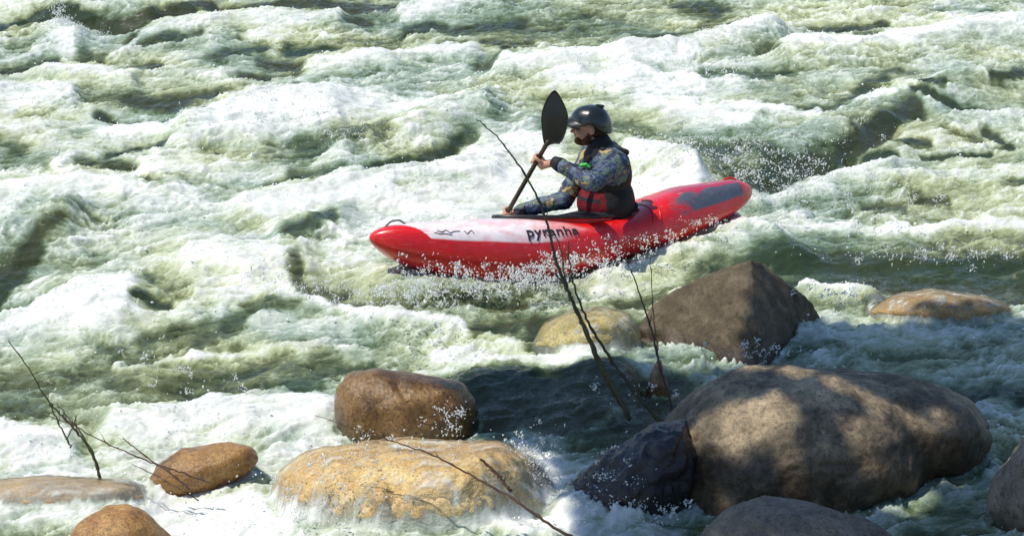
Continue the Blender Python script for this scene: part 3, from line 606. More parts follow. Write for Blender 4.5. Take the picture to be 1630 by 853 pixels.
n = N('spray_drops'); b = n('ShaderNodeBsdfPrincipled', {'Base Color': n.mix(n.noise(n.obj(), 9, 2), (.74, .78, .76), (.95, .95, .93)), 'Roughness': .22}); t_ = n('ShaderNodeBsdfTransparent').outputs[0]; M_drop = n.surf(n('ShaderNodeMixShader', {0: .62, 1: t_, 2: b.outputs[0]}).outputs[0])
n = N('foam_flecks'); b = n('ShaderNodeBsdfPrincipled', {'Base Color': n.mix(n.noise(n.obj(), 9, 2), (.80, .83, .80), (.93, .94, .94)), 'Roughness': .6}); M_fleck = n.surf(b.outputs[0])
def zat(x, y):
    i = np.clip(np.searchsorted(XS, x), 0, nx-1); j = np.clip(np.searchsorted(YS, y), 0, ny-1); return Z.reshape(ny, nx)[j, i]
# flecks torn off the foam
core = np.nonzero((np.abs(X) < 5) & (Y > 12.3) & (Y < 26))[0]
pr = (sstep(.6, 1.0, foam[core])*np.clip(.25+1.8*(fbm2(X[core]*2.4, Y[core]*1.2+50, 3)), 0, 1)**1.5+.10*sstep(.25, .5, foam[core]))*(clear[core] < .2)
pick = core[rng.random(len(core)) < pr*.055]
S = np.minimum(rng.gamma(2.2, .0012, len(pick))+.0016, .007)
Pp = np.stack([X[pick], Y[pick], Z[pick]+rng.gamma(1.2, .010, len(pick))], 1)
blob_cloud('flecks_of_foam', Pp, S, M_fleck)
print('flecks', len(pick))
# airborne spray: px box centre, spread px, distance offset, count, size
def spray(specs):
    Ps = []; Ss = []; St = []
    for (px, py, sx, sy, d0, sd, cnt, size) in specs:
        cnt = int(cnt*1.3); x = rng.normal(px, sx, cnt); y = rng.normal(py, sy, cnt); d = rng.normal(d0, sd, cnt)
        nc_ = max(2, cnt//22); ci = rng.integers(0, nc_, cnt); cm = rng.random(cnt) < .7
        x = np.where(cm, rng.normal(px, sx, nc_)[ci]+rng.normal(0, 4.0, cnt), x); y = np.where(cm, rng.normal(py, sy, nc_)[ci]+rng.normal(0, 3.5, cnt), y)
        for a, b_, c_ in zip(x, y, d): Ps.append(U(a, b_, c_)[:])
        Ss.append(np.minimum(rng.gamma(2.0, size/2, cnt)*.36+.0010, .005)); v = rng.normal(size=(cnt, 3)); v[:, 2] += 1.2; v[:, 0] += .6; St.append(v)
    return np.array(Ps), np.concatenate(Ss), np.concatenate(St)
dk = depth_of((.3, 16.9, 0))
P_, S_, T_ = spray([(700, 425, 40, 14, 17.1, .05, 200, .005), (790, 449, 60, 11, 17.15, .06, 620, .006), (860, 441, 45, 13, 17.2, .06, 620, .006), (895, 424, 30, 14, 17.3, .05, 300, .006),
                    (760, 462, 60, 10, 17.0, .08, 340, .006), (960, 412, 50, 9, 17.4, .05, 300, .005), (1040, 385, 50, 8, 17.7, .05, 260, .005), (1000, 440, 60, 10, 17.2, .1, 160, .004),
                    (1120, 352, 40, 5, 18.1, .05, 120, .004)])
m = P_[:, 2] > zat(P_[:, 0], P_[:, 1])-.01
sp1 = blob_cloud('bow_spray', P_[m], S_[m], M_drop, stretch=T_[m])
P_, S_, T_ = spray([(1210, 255, 60, 20, 19.3, .3, 900, .0045), (1240, 290, 40, 22, 19.0, .2, 450, .005), (1100, 232, 60, 14, 19.8, .3, 450, .004), (100, 55, 9, 28, 24.2, .1, 500, .006), (92, 30, 5, 16, 24.2, .1, 120, .005), (130, 75, 16, 14, 24, .2, 200, .005),
                    (500, 455, 60, 12, 16.4, .2, 380, .004), (620, 470, 50, 12, 16.3, .2, 500, .005), (650, 452, 30, 12, 16.5, .1, 200, .004), (860, 745, 26, 34, 14.3, .1, 500, .004), (985, 770, 34, 24, 14.0, .08, 220, .004), (715, 670, 20, 20, 14.9, .05, 220, .004), (1000, 810, 40, 14, 13.9, .1, 200, .004),
                    (1440, 405, 90, 8, 17.4, .1, 260, .004), (1560, 400, 50, 10, 17.3, .1, 180, .004), (1340, 470, 30, 8, 16.2, .1, 200, .004), (560, 222, 60, 18, 20.4, .2, 260, .004), (250, 590, 120, 30, 15.2, .2, 200, .0035), (1300, 215, 60, 20, 20.5, .3, 250, .004), (420, 160, 60, 8, 21.5, .2, 200, .005),
                    (590, 760, 90, 34, 13.9, .2, 420, .0035), (500, 800, 60, 30, 13.7, .2, 300, .004), (1230, 560, 50, 8, 15.6, .1, 140, .004), (1000, 620, 40, 20, 14.9, .1, 60, .004), (1390, 320, 130, 24, 18.6, .3, 500, .0045), (1100, 105, 90, 10, 22, .3, 300, .005), (450, 200, 80, 24, 21, .3, 300, .005)])
zs_ = zat(P_[:, 0], P_[:, 1]); P_[:, 2] = np.where(P_[:, 2] < zs_, zs_+rng.uniform(.0, .05, len(P_)), P_[:, 2])
blob_cloud('water_spray', P_, S_, M_drop, stretch=T_)

# ------------------------------------------------------------------ kayak
KO = Vector((.365, 17.31, 0)); KF = Vector((-.883, -.469, 0)).normalized(); KL = Vector((0, 0, 1)).cross(KF)   # forward, left (towards the camera)
if KL.y > 0: KL = -KL
ROLL = R(-15)     # leaning away
def K(x, y, z):
    c, s = math.cos(ROLL), math.sin(ROLL)
    yy = y*c+(z)*s; zz = z*c-y*s
    return KO+KF*x+KL*yy+Vector((0, 0, zz))
LEN = 2.66
def prof(tab):
    xs = np.array([t[0] for t in tab]); ys = np.array([t[1] for t in tab]); q = np.linspace(0, 1, 601); v = np.interp(q, xs, ys)
    k = np.hanning(41); k /= k.sum(); vp = np.concatenate([2*v[0]-v[20:0:-1], v, 2*v[-1]-v[-2:-22:-1]]); v = np.convolve(vp, k, 'valid')
    return lambda s: float(np.interp(s, q, v))
Wp = prof([(0, .075), (.05, .13), (.15, .205), (.3, .275), (.45, .31), (.6, .31), (.72, .285), (.84, .215), (.93, .14), (1, .07)])
ZB = prof([(0, .17), (.1, .07), (.25, -.03), (.42, -.09), (.55, -.14), (.70, -.14), (.82, -.05), (.92, .08), (1, .21)])
ZS = prof([(0, .20), (.12, .14), (.25, .09), (.35, .07), (.5, .05), (.65, .06), (.82, .15), (.92, .22), (1, .27)])
ZD = prof([(0, .285), (.06, .31), (.2, .315), (.29, .27), (.36, .20), (.5, .21), (.62, .262), (.75, .30), (.88, .325), (1, .335)])
def capk(s):   # rounds off both ends
    e = .06
    if s < e: t = s/e
    elif s > 1-e: t = (1-s)/e
    else: return 1.0
    return math.sqrt(max(0, 1-(1-t)**2))
def hullp(s, a, side, off=0.0):
    c = capk(s); w_ = Wp(s)*c; zb, zs, zd = ZB(s), ZS(s), ZD(s); zm = (zb+zd)/2
    zb = zm+(zb-zm)*c; zd = zm+(zd-zm)*c; zs = zm+(zs-zm)*c
    if a <= .5:
        t = a/.5*math.pi/2; n_ = 2.7; y = w_*math.sin(t)**(2/n_); z = zs-(zs-zb)*max(0, math.cos(t))**(2/n_)
    else:
        t = (a-.5)/.5*math.pi/2; n_ = 3.0; y = w_*max(0, math.cos(t))**(2/n_); z = zs+(zd-zs)*math.sin(t)**(2/n_)
        if .56 > a: pass
    return Vector(((s-.5)*LEN, side*y, z))
NS, NA = 260, 56
V = []; cols = []
def kcol(s, a, x, side):
    red = np.array([.72, .008, .010])
    n_ = float(fbm2(np.array([s*14.0]), np.array([a*7.0+side*3]), 4)[0]); n2_ = float(fbm2(np.array([s*40.0+5]), np.array([a*22.0]), 3)[0])
    if a > .545:
        # white foredeck graphic with glare painted in; breaks up into red towards the cockpit
        edge = .945-.10*(1-a)*1.4
        k = float(sstep(.50, .66, s+.10*n_))*(1 if s < edge else 0)
        pink = np.array([.93, .62, .64]); white = np.array([.93, .86, .87])
        wcol = white+(pink-white)*float(sstep(-.15, .35, n_+.6*n2_+(.72-s)*1.2))
        if k > 0: return red+(wcol-red)*k*.97
        if s < .31:
            g = float(sstep(.0, .06, .27+.05*n2_-abs(s-.0)-.0+.10*n_-.0)); low = a < .80+.1*n_
            if s > .05:
                if low and g > 0: return red+(np.array([.085, .10, .135])-red)*g
                if not low: return red+(np.array([.42, .035, .08])-red)*.8*float(sstep(.26, .22, s))
                
    if side < 0 and a > .56 and s < .3 and s > .1: return np.array([.09, .07, .07])
    return red if a > .5 else red*.93
for i in range(NS+1):
    s = i/NS
    for j in range(2*NA):
        if j <= NA: a, sd = j/NA, 1
        else: a, sd = (2*NA-j)/NA, -1
        p = hullp(s, a, sd)
        # moulded rail along the seam and grooves behind the cockpit
        V.append(K(*p)); cols.append(kcol(s, a, p.x, sd))
F = []
for i in range(NS):
    for j in range(2*NA):
        k = 2*NA; F.append((i*k+j, i*k+(j+1) % k, (i+1)*k+(j+1) % k, (i+1)*k+j))
me = pymesh('hull', V, F); attr_col(me, 'col', np.array(cols))
bmx = bmesh.new(); bmx.from_mesh(me); bmesh.ops.recalc_face_normals(bmx, faces=bmx.faces); bmx.to_mesh(me); bmx.free()
M_hull = vcol_mat('kayak_plastic', .30, .35)
M_black = plain('black_plastic', (.018, .018, .02), .38, .5)
M_neo = plain('black_neoprene', (.016, .016, .018), .7, .3, 60, .2, bump=.3)
kay = empty('kayak', KO+Vector((0, 0, -.07))); tag(kay, 'red and white whitewater kayak with dark grey patch on its stern, heading left', 'kayak')
hull = link('hull', me, M_hull, kay)
# rim and spray deck
def rim_pt(t, rx=.49, ry=.235, dz=0.0, k=1.0):
    x = .0+rx*k*math.cos(t); y = ry*k*math.sin(t)*(1-.12*math.cos(t)); s = x/LEN+.5
    # sits on deck surface
    z = .222+.105*((x+.45)/.95)**1.4*1.0+dz if x > -.45 else .222+dz
    return K(x, y, z-.035)
pts = [rim_pt(2*math.pi*i/64, dz=.0) for i in range(65)]
Vt, Ft = tube_np(pts, [.0125]*65, 10); rim = link('cockpit_rim', pymesh('cockpit_rim', Vt, Ft), M_black, kay)
# coaming wall below rim
Vc = []; Fc = []
for i in range(64):
    t = 2*math.pi*i/64; Vc.append(rim_pt(t, dz=.0, k=.99)); q = rim_pt(t, dz=-.13, k=.93); Vc.append(q)
for i in range(64): a = 2*i; b_ = (2*i+2) % 128; Fc.append((a, b_, b_+1, a+1))
link('coaming', pymesh('coaming', Vc, Fc), M_hull_red := plain('red_plastic', (.66, .008, .01), .32), kay)
# spray deck : domed sheet rising to the waist
Vs = []; Fs = []; NR = 14
for r in range(NR+1):
    k = 1-r/NR
    for i in range(64):
        t = 2*math.pi*i/64; p = rim_pt(t, k=max(k, .001)*.995)
        loc = p; cxw = K(-.20, 0, .2); dist = math.hypot(p.x-cxw.x, p.y-cxw.y)
        lift = .002+.05*math.exp(-(dist/.22)**2)
        Vs.append(p+Vector((0, 0, lift*(1 if r else .3))))
for r in range(NR):
    for i in range(64): a = r*64+i; b_ = r*64+(i+1) % 64; Fs.append((a, b_, b_+64, a+64))
link('spray_deck', pymesh('spray_deck', Vs, Fs), M_neo, kay)
# grab loop on the bow, one on the stern
def loop_handle(s0, s1, up):
    A = K(*(hullp(s0, 1, 1)+Vector((0, 0, -.01)))); B = K(*(hullp(s1, 1, 1)+Vector((0, 0, -.01)))); m_ = (A+B)/2+Vector((0, 0, up))
    c = spline([A, A.lerp(m_, .55)+Vector((0, 0, up*.28)), m_, B.lerp(m_, .55)+Vector((0, 0, up*.28)), B], 6)
    Vt, Ft = tube_np(c, [.006]*len(c), 8); return pymesh('grab_loop', Vt, Ft)
link('grab_loop', loop_handle(.905, .965, .04), plain('grey_cord', (.16, .14, .14), .6), kay)
link('grab_loop', loop_handle(.03, .08, .03), bpy.data.materials['red_plastic'], kay)
# raised moulding behind the cockpit
for k_, s0 in enumerate((.315, .335)):
    pts = [K(*(hullp(s0-.03*math.sin(a_*math.pi/2)*.5, .56+.44*a_, 1)+Vector((0, .002, .0)))) for a_ in np.linspace(0, 1, 14)]
    Vt, Ft = tube_np(pts, [.006]*14, 8); link('moulded_rib', pymesh('moulded_rib', Vt, Ft), bpy.data.materials['red_plastic'], kay)
# seat back behind the paddler
bm = bmesh.new(); capsule(bm, K(-.40, .12, .20), K(-.40, -.12, .20), .03, .03); capsule(bm, K(-.42, .10, .24), K(-.42, -.10, .24), .028, .028)
link('back_band', fused('back_band', bm, .01), M_neo, kay)
# lettering mapped on the side of the foredeck
def lettering(name, text, s_mid, a_mid, height, length, mat, shear=0.0):
    cu = bpy.data.curves.new('txt', 'FONT'); cu.body = text; cu.size = 1; cu.align_x = 'CENTER'; cu.resolution_u = 6; cu.offset = .02; cu.space_character = 1.08
    o = bpy.data.objects.new('txt', cu); COL.objects.link(o); me = evaluated(o); bpy.data.objects.remove(o)
    bm = bmesh.new(); bm.from_mesh(me); bmesh.ops.triangulate(bm, faces=bm.faces); bmesh.ops.subdivide_edges(bm, edges=[e for e in bm.edges if e.calc_length() > .15], cuts=2, use_grid_fill=True); bmesh.ops.triangulate(bm, faces=bm.faces)
    xs = [v.co.x for v in bm.verts]; wid = max(xs)-min(xs)
    for v in bm.verts:
        u = v.co.x/wid; h = v.co.y-.25
        s = s_mid-u*length/LEN; a = a_mid+h*height
        p = hullp(s, a, 1); pa = hullp(s, a+.01, 1)-p; ps = hullp(s+.01, a, 1)-p; nn = pa.cross(ps)
        if nn.y < 0: nn = -nn
        v.co = K(*(p+nn.normalized()*.006))
    me2 = bpy.data.meshes.new(name); bm.to_mesh(me2); bm.free(); return link(name, me2, mat, kay, smooth=False)
M_ink = plain('black_ink', (.02, .018, .03), .5)
lettering('lettering', 'pyranha', .60, .63, .150, .34, M_ink)
# scribble mark near the bow
def deckpt(px_s, a): 
    p = hullp(px_s, a, 1); pa = hullp(px_s, a+.01, 1)-p; ps = hullp(px_s+.01, a, 1)-p; nn = pa.cross(ps)
    if nn.y < 0: nn = -nn
    return K(*(p+nn.normalized()*.002))
Va = []; Fa = []
for st in ([(.865, .66), (.855, .64), (.845, .67), (.838, .63), (.828, .65), (.815, .655)], [(.805, .66), (.80, .62), (.79, .66), (.785, .62)], [(.872, .63), (.86, .61), (.85, .615), (.835, .60)]):
    c = spline([deckpt(*q) for q in st], 5); Vt, Ft = tube_np(c, [.0022]*len(c), 6); o_ = len(Va); Va += Vt; Fa += [tuple(i+o_ for i in f_) for f_ in Ft]
link('deck_emblem', pymesh('deck_emblem', Va, Fa), M_ink, kay)

# ------------------------------------------------------------------ paddler
PF = Vector((-.94, -.34, 0)).normalized(); PL = Vector((0, 0, 1)).cross(PF)
if PL.y > 0: PL = -PL
ZU = Vector((0, 0, 1))
hip = Vector((.60, 17.44, .10)); belly = Vector((.585, 17.43, .32)); chest = Vector((.575, 17.42, .50)); neck = Vector((.535, 17.41, .665)); head = U(940, 203, 17.95)
shL = chest+PL*.185+ZU*.09; shR = chest-PL*.185+ZU*.08
P_low = U(812, 331, 18.20); P_hand = U(854, 256, 17.86); P_thr = U(868, 233, 17.775)
SH = (P_thr-P_low).normalized()
elL = U(943, 290, 17.60); wrL = U(884, 259, 17.80)
elR = U(898, 318, 18.16); handR = P_low-SH*.07; wrR = handR+(elR-handR).normalized()*.085
HF = Vector((-1, .02, -.02)).normalized(); HL = ZU.cross(HF).normalized(); HL = HL if HL.y < 0 else -HL; HU = HF.cross(HL).normalized(); HU = HU if HU.z > 0 else -HU
def grip_hand(bm, P, wr, s, flip=1):
    wdir = (wr-P); wdir = (wdir-s*wdir.dot(s)).normalized(); t = s.cross(wdir)*flip
    capsule(bm, wr, P+wdir*.045, .024, .027); 
    for k in range(4):   # palm as four metacarpals
        o = s*((k-1.5)*.021*-1)
        capsule(bm, P+wdir*.05+o*.8, P+wdir*.026+t*.010+o, .0135, .0115)
    L = [.9, 1.0, .95, .8]
    for k in range(4):
        o = s*((1.5-k)*.0215); pts = []
        for j, ph in enumerate((20, 80, 140, 200, 245)):
            r = .0265-.001*j; ph = R(20+(ph-20)*L[k]); pts.append(P+o+wdir*(r*math.cos(ph))+t*(r*math.sin(ph)))
        for j in range(4): capsule(bm, pts[j], pts[j+1], .0098-.0006*j, .0098-.0006*(j+1))
    # thumb leaves the palm near the wrist on the other side
    pts = [P+wdir*.045-t*.012+s*.02, P+wdir*.022-t*.024+s*.034, P-wdir*.004-t*.027+s*.040, P-wdir*.024-t*.014+s*.036]
    for j in range(3): capsule(bm, pts[j], pts[j+1], .0125-.001*j, .0115-.001*j)
bm = bmesh.new()
ellipsoid(bm, hip, PF, PL, ZU, .13, .165, .12); ellipsoid(bm, belly, PF, PL, ZU, .115, .15, .16); ellipsoid(bm, chest, PF, PL, ZU, .12, .17, .17)
capsule(bm, chest+ZU*.1, neck, .075, .055); capsule(bm, neck, head-HU*.05+HF*.0, .055, .052)
capsule(bm, shR, shL, .06, .06)
for s_, e_, w_ in ((shL, elL, wrL), (shR, elR, wrR)):
    capsule(bm, s_, e_, .055, .043); capsule(bm, e_, w_, .043, .027)
for sgn in (1, -1):  # thighs and shins inside the boat
    hp = hip+PL*(.09*sgn); kn = hp+KF*.40+PL*(.10*sgn)+ZU*.04; ft = kn+KF*.38-PL*(.05*sgn)-ZU*.12
    capsule(bm, hp, kn, .075, .055); capsule(bm, kn, ft, .052, .035); capsule(bm, ft, ft+KF*.09+ZU*.02, .035, .025)
# skull, jaw, nose, brow, ears, lips
ellipsoid(bm, head+HU*.035-HF*.008, HF, HL, HU, .098, .076, .095); ellipsoid(bm, head-HU*.035+HF*.035, HF, HL, HU, .062, .058, .075)
capsule(bm, head+HF*.070-HU*.078, head+HF*.050-HU*.07, .022, .03)
capsule(bm, head+HF*.088+HU*.010, head+HF*.112-HU*.022, .009, .0135); ellipsoid(bm, head+HF*.100-HU*.026, HF, HL, HU, .012, .017, .009)
capsule(bm, head+HF*.084+HU*.022+HL*.03, head+HF*.084+HU*.022-HL*.03, .012, .012)
for sg in (1, -1): ellipsoid(bm, head+HL*(.074*sg)-HF*.006-HU*.002, HF, HL, HU, .020, .010, .031, 2); ellipsoid(bm, head+HF*.072+HL*(.04*sg)-HU*.014, HF, HL, HU, .022, .02, .02, 2)
capsule(bm, head+HF*.092-HU*.048+HL*.016, head+HF*.092-HU*.048-HL*.016, .0075, .0075); capsule(bm, head+HF*.088-HU*.058+HL*.014, head+HF*.088-HU*.058-HL*.014, .008, .008)
grip_hand(bm, P_hand, wrL, SH, 1); grip_hand(bm, handR, wrR, SH, -1)
n = N('skin'); v = n.obj(); fN = n.noise(v, 25, 4)
b = n('ShaderNodeBsdfPrincipled', {'Base Color': n.mix(fN, (.50, .235, .15), (.62, .33, .23)), 'Roughness': .5}); b.inputs['Subsurface Weight'].default_value = .08
b.inputs['Subsurface Radius'].default_value = (.02, .008, .004); M_skin = n.surf(b.outputs[0])
body = link('person', fused('person', bm, .0045, 3), M_skin); recentre(body, tuple(hip-ZU*.12))
tag(body, 'bearded person in black helmet, camouflage jacket and life vest paddling the red kayak', 'person')
bpy.context.view_layer.update()
# eyes
for sg in (1, -1):
    bm = bmesh.new(); ellipsoid(bm, head+HF*.083+HL*(.031*sg)+HU*.004, HF, HL, HU, .011, .012, .010, 2); me = bpy.data.meshes.new('eye'); bm.to_mesh(me); bm.free()
    link('eye', me, plain('eye', (.05, .035, .03), .15), body)
# beard and hair
M_hair = plain('brown_beard', (.12, .042, .018), .8, .2, 120, .4, bump=.8)
bm = bmesh.new()
capsule(bm, head+HF*.076-HU*.082, head+HF*.05-HU*.082, .026, .034); capsule(bm, head+HF*.03-HU*.075+HL*.045, head+HF*.0-HU*.03+HL*.066, .026, .012); capsule(bm, head+HF*.03-HU*.075-HL*.045, head-HU*.03-HL*.066, .026, .012)
capsule(bm, head+HF*.096-HU*.039+HL*.02, head+HF*.096-HU*.039-HL*.02, .006, .006); capsule(bm, head+HF*.07-HU*.07+HL*.03, head+HF*.07-HU*.07-HL*.03, .024, .024)
link('beard', fused('beard', bm, .005, 2), M_hair, body)
bm = bmesh.new(); ellipsoid(bm, head+HU*.01-HF*.040, HF, HL, HU, .072, .080, .085)
link('hair', fused('hair', bm, .006, 2), plain('dark_hair', (.03, .015, .01), .7, .3, 90, .4, bump=.6), body)
# jacket
M_camo = camo_mat('jacket_camouflage', [(.014, .016, .03), (.016, .028, .085), (.09, .12, .18), (.025, .035, .06), (.42, .31, .12), (.10, .15, .11)], 9)
bm = bmesh.new()
ellipsoid(bm, belly, PF, PL, ZU, .135, .17, .18); ellipsoid(bm, chest+ZU*.02, PF, PL, ZU, .137, .185, .165); capsule(bm, shR-ZU*.005, shL-ZU*.005, .075, .078)
capsule(bm, shL, elL, .075, .060); capsule(bm, elL, wrL-(wrL-elL).normalized()*.01, .060, .040); capsule(bm, shR, elR, .075, .058); capsule(bm, elR, wrR, .06, .040)
me = fused('jacket', bm, .008, 4); P = coords(me); Nn = normals(me); P = P+Nn*(.010*fbm3(P*14, 3)+.007*np.abs(fbm3(P*26+4, 2)))[:, None].astype(np.float32); me.vertices.foreach_set('co', P.ravel()); me.update()
link('jacket', me, M_camo, body)
# cuffs
for wq, eq in ((wrL, elL), (wrR, elR)):
    dd = (wq-eq).normalized(); Vt, Ft = tube_np([wq-dd*.055, wq-dd*.03, wq-dd*.005, wq+dd*.012], [.047, .045, .040, .036], 16)
    link('cuff', pymesh('cuff', Vt, Ft), M_neo, body)
# neck gasket
Vt, Ft = tube_np([neck-ZU*.085+PF*-.01, neck-ZU*.045, neck, neck+(head-neck)*.30, neck+(head-neck)*.46], [.115, .098, .078, .070, .066], 24)
link('neck_gasket', pymesh('neck_gasket', Vt, Ft), M_neo, body)
# life vest
bm = bmesh.new()
ellipsoid(bm, belly-ZU*.02, PF, PL, ZU, .165, .190, .20, 4); ellipsoid(bm, chest-ZU*.03, PF, PL, ZU, .158, .165, .185, 4)
ellipsoid(bm, belly+PF*.09-ZU*.03, PF, PL, ZU, .10, .13, .13)
for sg in (1, -1): capsule(bm, chest+PL*(.095*sg)+ZU*.125-PF*.09, chest+PL*(.075*sg)+ZU*.15+PF*.05, .024, .024)
me = fused('life_vest', bm, .008, 5); P = coords(me); Nn = normals(me)
P = P+Nn*(.006*fbm3(P*18, 3))[:, None].astype(np.float32); me.vertices.foreach_set('co', P.ravel())
rel = P-np.array(belly); fx = rel@np.array(PF); fz = rel[:, 2]; c = np.tile(np.array([.014, .013, .016]), (len(P), 1))
nz = fbm3(P*9+3, 3); redm = (fx > .075+.05*nz) & (fz < .07+.03*nz) & (fz > -.10); c[redm] = (.17, .007, .012)
c[(fx > .10) & (np.abs(fz-.02) < .012)] = (.02, .02, .02)
strap = np.abs(fz+.06) < .012; c[strap] = (.01, .01, .01)
edge = (np.abs(fz-.22) < .014) & (fx < .02); c[edge] = (.16, .012, .018)
attr_col(me, 'col', c); M_vest = vcol_mat('vest_fabric', .65, 0, .6, .3); link('life_vest', me, M_vest, body)
# green clip
bm = bmesh.new(); q = U(929, 263, 17.62); capsule(bm, q-RGT*.014, q+RGT*.014+ZU*.004, .011, .011); capsule(bm, q+RGT*.016, q+RGT*.034-ZU*.012, .009, .009)
link('buckle', fused('buckle', bm, .004, 1), plain('green_plastic', (.06, .62, .07), .4), body)
# helmet: shell with a lower edge, peak, ear notch, top ridge
V = []; F = []; NT, NP = 64, 26; hc = head+HU*.030-HF*.008
def helm(th, k, grow=0.0):
    # th around, k 0 top .. 1 rim
    fx = math.cos(th); lx = math.sin(th)
    rim = -.010-.050*float(sstep(.0, -1.0, fx))+.022*math.exp(-((fx-.15)/.35)**2)*abs(lx)**3   # lower at the nape, notched over the ear
    if fx > .4: rim += .030*(fx-.4)/.6
    top = .108; el = math.pi/2*(1-k)
    zr = rim+(top-rim)*math.sin(el)
    rr = math.cos(el)**.80
    return hc+HF*(fx*rr*(.128+grow))+HL*(lx*rr*(.108+grow))+HU*(zr+grow*math.sin(el))
for off in (.0, -.012):
    for i in range(NP+1):
        for j in range(NT): V.append(helm(2*math.pi*j/NT, i/NP, off))
n1_ = (NP+1)*NT
for i in range(NP):
    for j in range(NT):
        a = i*NT+j; b_ = i*NT+(j+1) % NT; F.append((a, b_, b_+NT, a+NT)); F.append((n1_+a, n1_+a+NT, n1_+b_+NT, n1_+b_))
for j in range(NT): a = NP*NT+j; b_ = NP*NT+(j+1) % NT; F.append((a, b_, n1_+b_, n1_+a))
M_helm = plain('helmet_black', (.012, .015, .013), .28, .5, 40, .2, .5)
link('helmet', pymesh('helmet', V, F), M_helm, body)
# peak
V = []; F = []
for r in range(7):
    k = r/6
    for j in range(17):
        th = R(-62+124*j/16); b0 = helm(th, .93, .001)
        o_ = HF*(.052*k*math.cos(th*1.1))+HL*(math.sin(th)*.008*k)-HU*(.020*k+.006*k*k)
        V.append(b0+o_+HU*.004)
for r in range(7):
    k = r/6
    for j in range(17):
        th = R(-62+124*j/16); b0 = helm(th, .93, .001); V.append(b0+HF*(.052*k*math.cos(th*1.1))+HL*(math.sin(th)*.008*k)-HU*(.020*k+.006*k*k)-HU*.003)
for r in range(6):
    for j in range(16): a = r*17+j; F.append((a, a+1, a+18, a+17)); F.append((119+a, 119+a+17, 119+a+18, 119+a+1))
for j in range(16): F.append((6*17+j, 6*17+j+1, 119+6*17+j+1, 119+6*17+j))
link('helmet_peak', pymesh('helmet_peak', V, F), M_helm, body)
bm = bmesh.new(); capsule(bm, hc+HU*.104-HF*.03, hc+HU*.100-HF*.07, .012, .010); link('helmet_vent', fused('helmet_vent', bm, .004, 2), M_helm, body)
# chin strap
for sg in (1,):
    c = spline([helm(R(-80) if HL.y < 0 else R(80), .98), head+HL*.070+HF*.012-HU*.04, head+HL*.045+HF*.035-HU*.095], 6)
    Vt, Ft = tube_np(c, [.006]*len(c), 8); link('chin_strap', pymesh('chin_strap', Vt, Ft), M_neo, body)

# ------------------------------------------------------------------ paddle
pad = empty('paddle', P_low); tag(pad, 'black paddle held upright, its blade beside the helmet', 'paddle')
end = P_low-SH*1.05
M_shaft = plain('paddle_shaft', (.045, .030, .012), .35, .5, 40, .4)
Vt, Ft = tube_np([end, P_low, P_thr, P_thr+SH*.05], [.0145, .0145, .0145, .012], 14); link('shaft', pymesh('shaft', Vt, Ft), M_shaft, pad)
def blade(outline, origin, xdir, ydir, ndir, mat, tipz):
    """closed curved spoon blade from a 2D outline in metres"""
    n_ = len(outline); V = []; F = []
    cx = sum(p[0] for p in outline)/n_; cy = sum(p[1] for p in outline)/n_
    rings = 8
    def P3(x, y, side, k):
        cup = -.35*(x*x)-.12*(y-.2)**2; th = .010*(1-k**2)+.0025+.012*math.exp(-(y/.10)**2)*math.exp(-(x/.02)**2)*(1 if k < 1 else 0)
        return origin+xdir*x+ydir*y+ndir*(cup+side*th/2+.004*side*math.exp(-(x/.012)**2)*(1-k))
    for side in (1, -1):
        for r in range(1, rings+1):
            k = r/rings
            for (x, y) in outline: V.append(P3(cx+(x-cx)*k, cy+(y-cy)*k, side, k))
        V.append(P3(cx, cy, side, 0))
    base = rings*n_+1
    for sd in (0, 1):
        o_ = sd*base
        for r in range(rings-1):
            for j in range(n_): a = o_+r*n_+j; b_ = o_+r*n_+(j+1) % n_; F.append((a, b_, b_+n_, a+n_) if sd == 0 else (a, a+n_, b_+n_, b_))
        for j in range(n_): F.append((o_+base-1, o_+(j+1) % n_, o_+j) if sd == 0 else (o_+base-1, o_+j, o_+(j+1) % n_))
    for j in range(n_): a = (rings-1)*n_+j; b_ = (rings-1)*n_+(j+1) % n_; F.append((a, base+a, base+b_, b_))
    return pymesh('blade', V, F)
kpx = 17.75/FPX
out_px = [(868, 236), (864, 222), (862, 205), (861, 188), (864, 172), (870, 158), (877, 148), (883, 143.5), (889, 148), (897, 161), (903, 174), (906, 187), (905, 200), (901, 213), (897, 223), (892, 229), (884, 229), (876, 231)]
o0 = (868, 236); outl = [((p[0]-o0[0])*kpx, (o0[1]-p[1])*kpx) for p in out_px]
pts3 = spline([Vector((x, y, 0)) for x, y in outl]+[Vector((outl[0][0], outl[0][1], 0))], 3)[:-1]
M_blade = plain('paddle_blade', (.030, .024, .012), .32, .5, 14, .5, .2)
upb = (UPV-FWD*.12).normalized()
link('blade', blade([(p.x, p.y) for p in pts3], U(868, 236, 17.765), (RGT+FWD*.25).normalized(), upb, -FWD, M_blade, 0), M_blade, pad)
sym = [(0, 0), (.04, .05), (.085, .16), (.09, .26), (.07, .36), (.03, .42), (-.02, .43), (-.06, .38), (-.08, .27), (-.07, .15), (-.035, .05)]
pts3 = spline([Vector((x, y, 0)) for x, y in sym]+[Vector((0, 0, 0))], 3)[:-1]
xd = SH.cross(FWD).normalized(); link('blade', blade([(p.x, p.y) for p in pts3], end, xd, -SH, xd.cross(-SH), M_blade, 0), M_blade, pad)

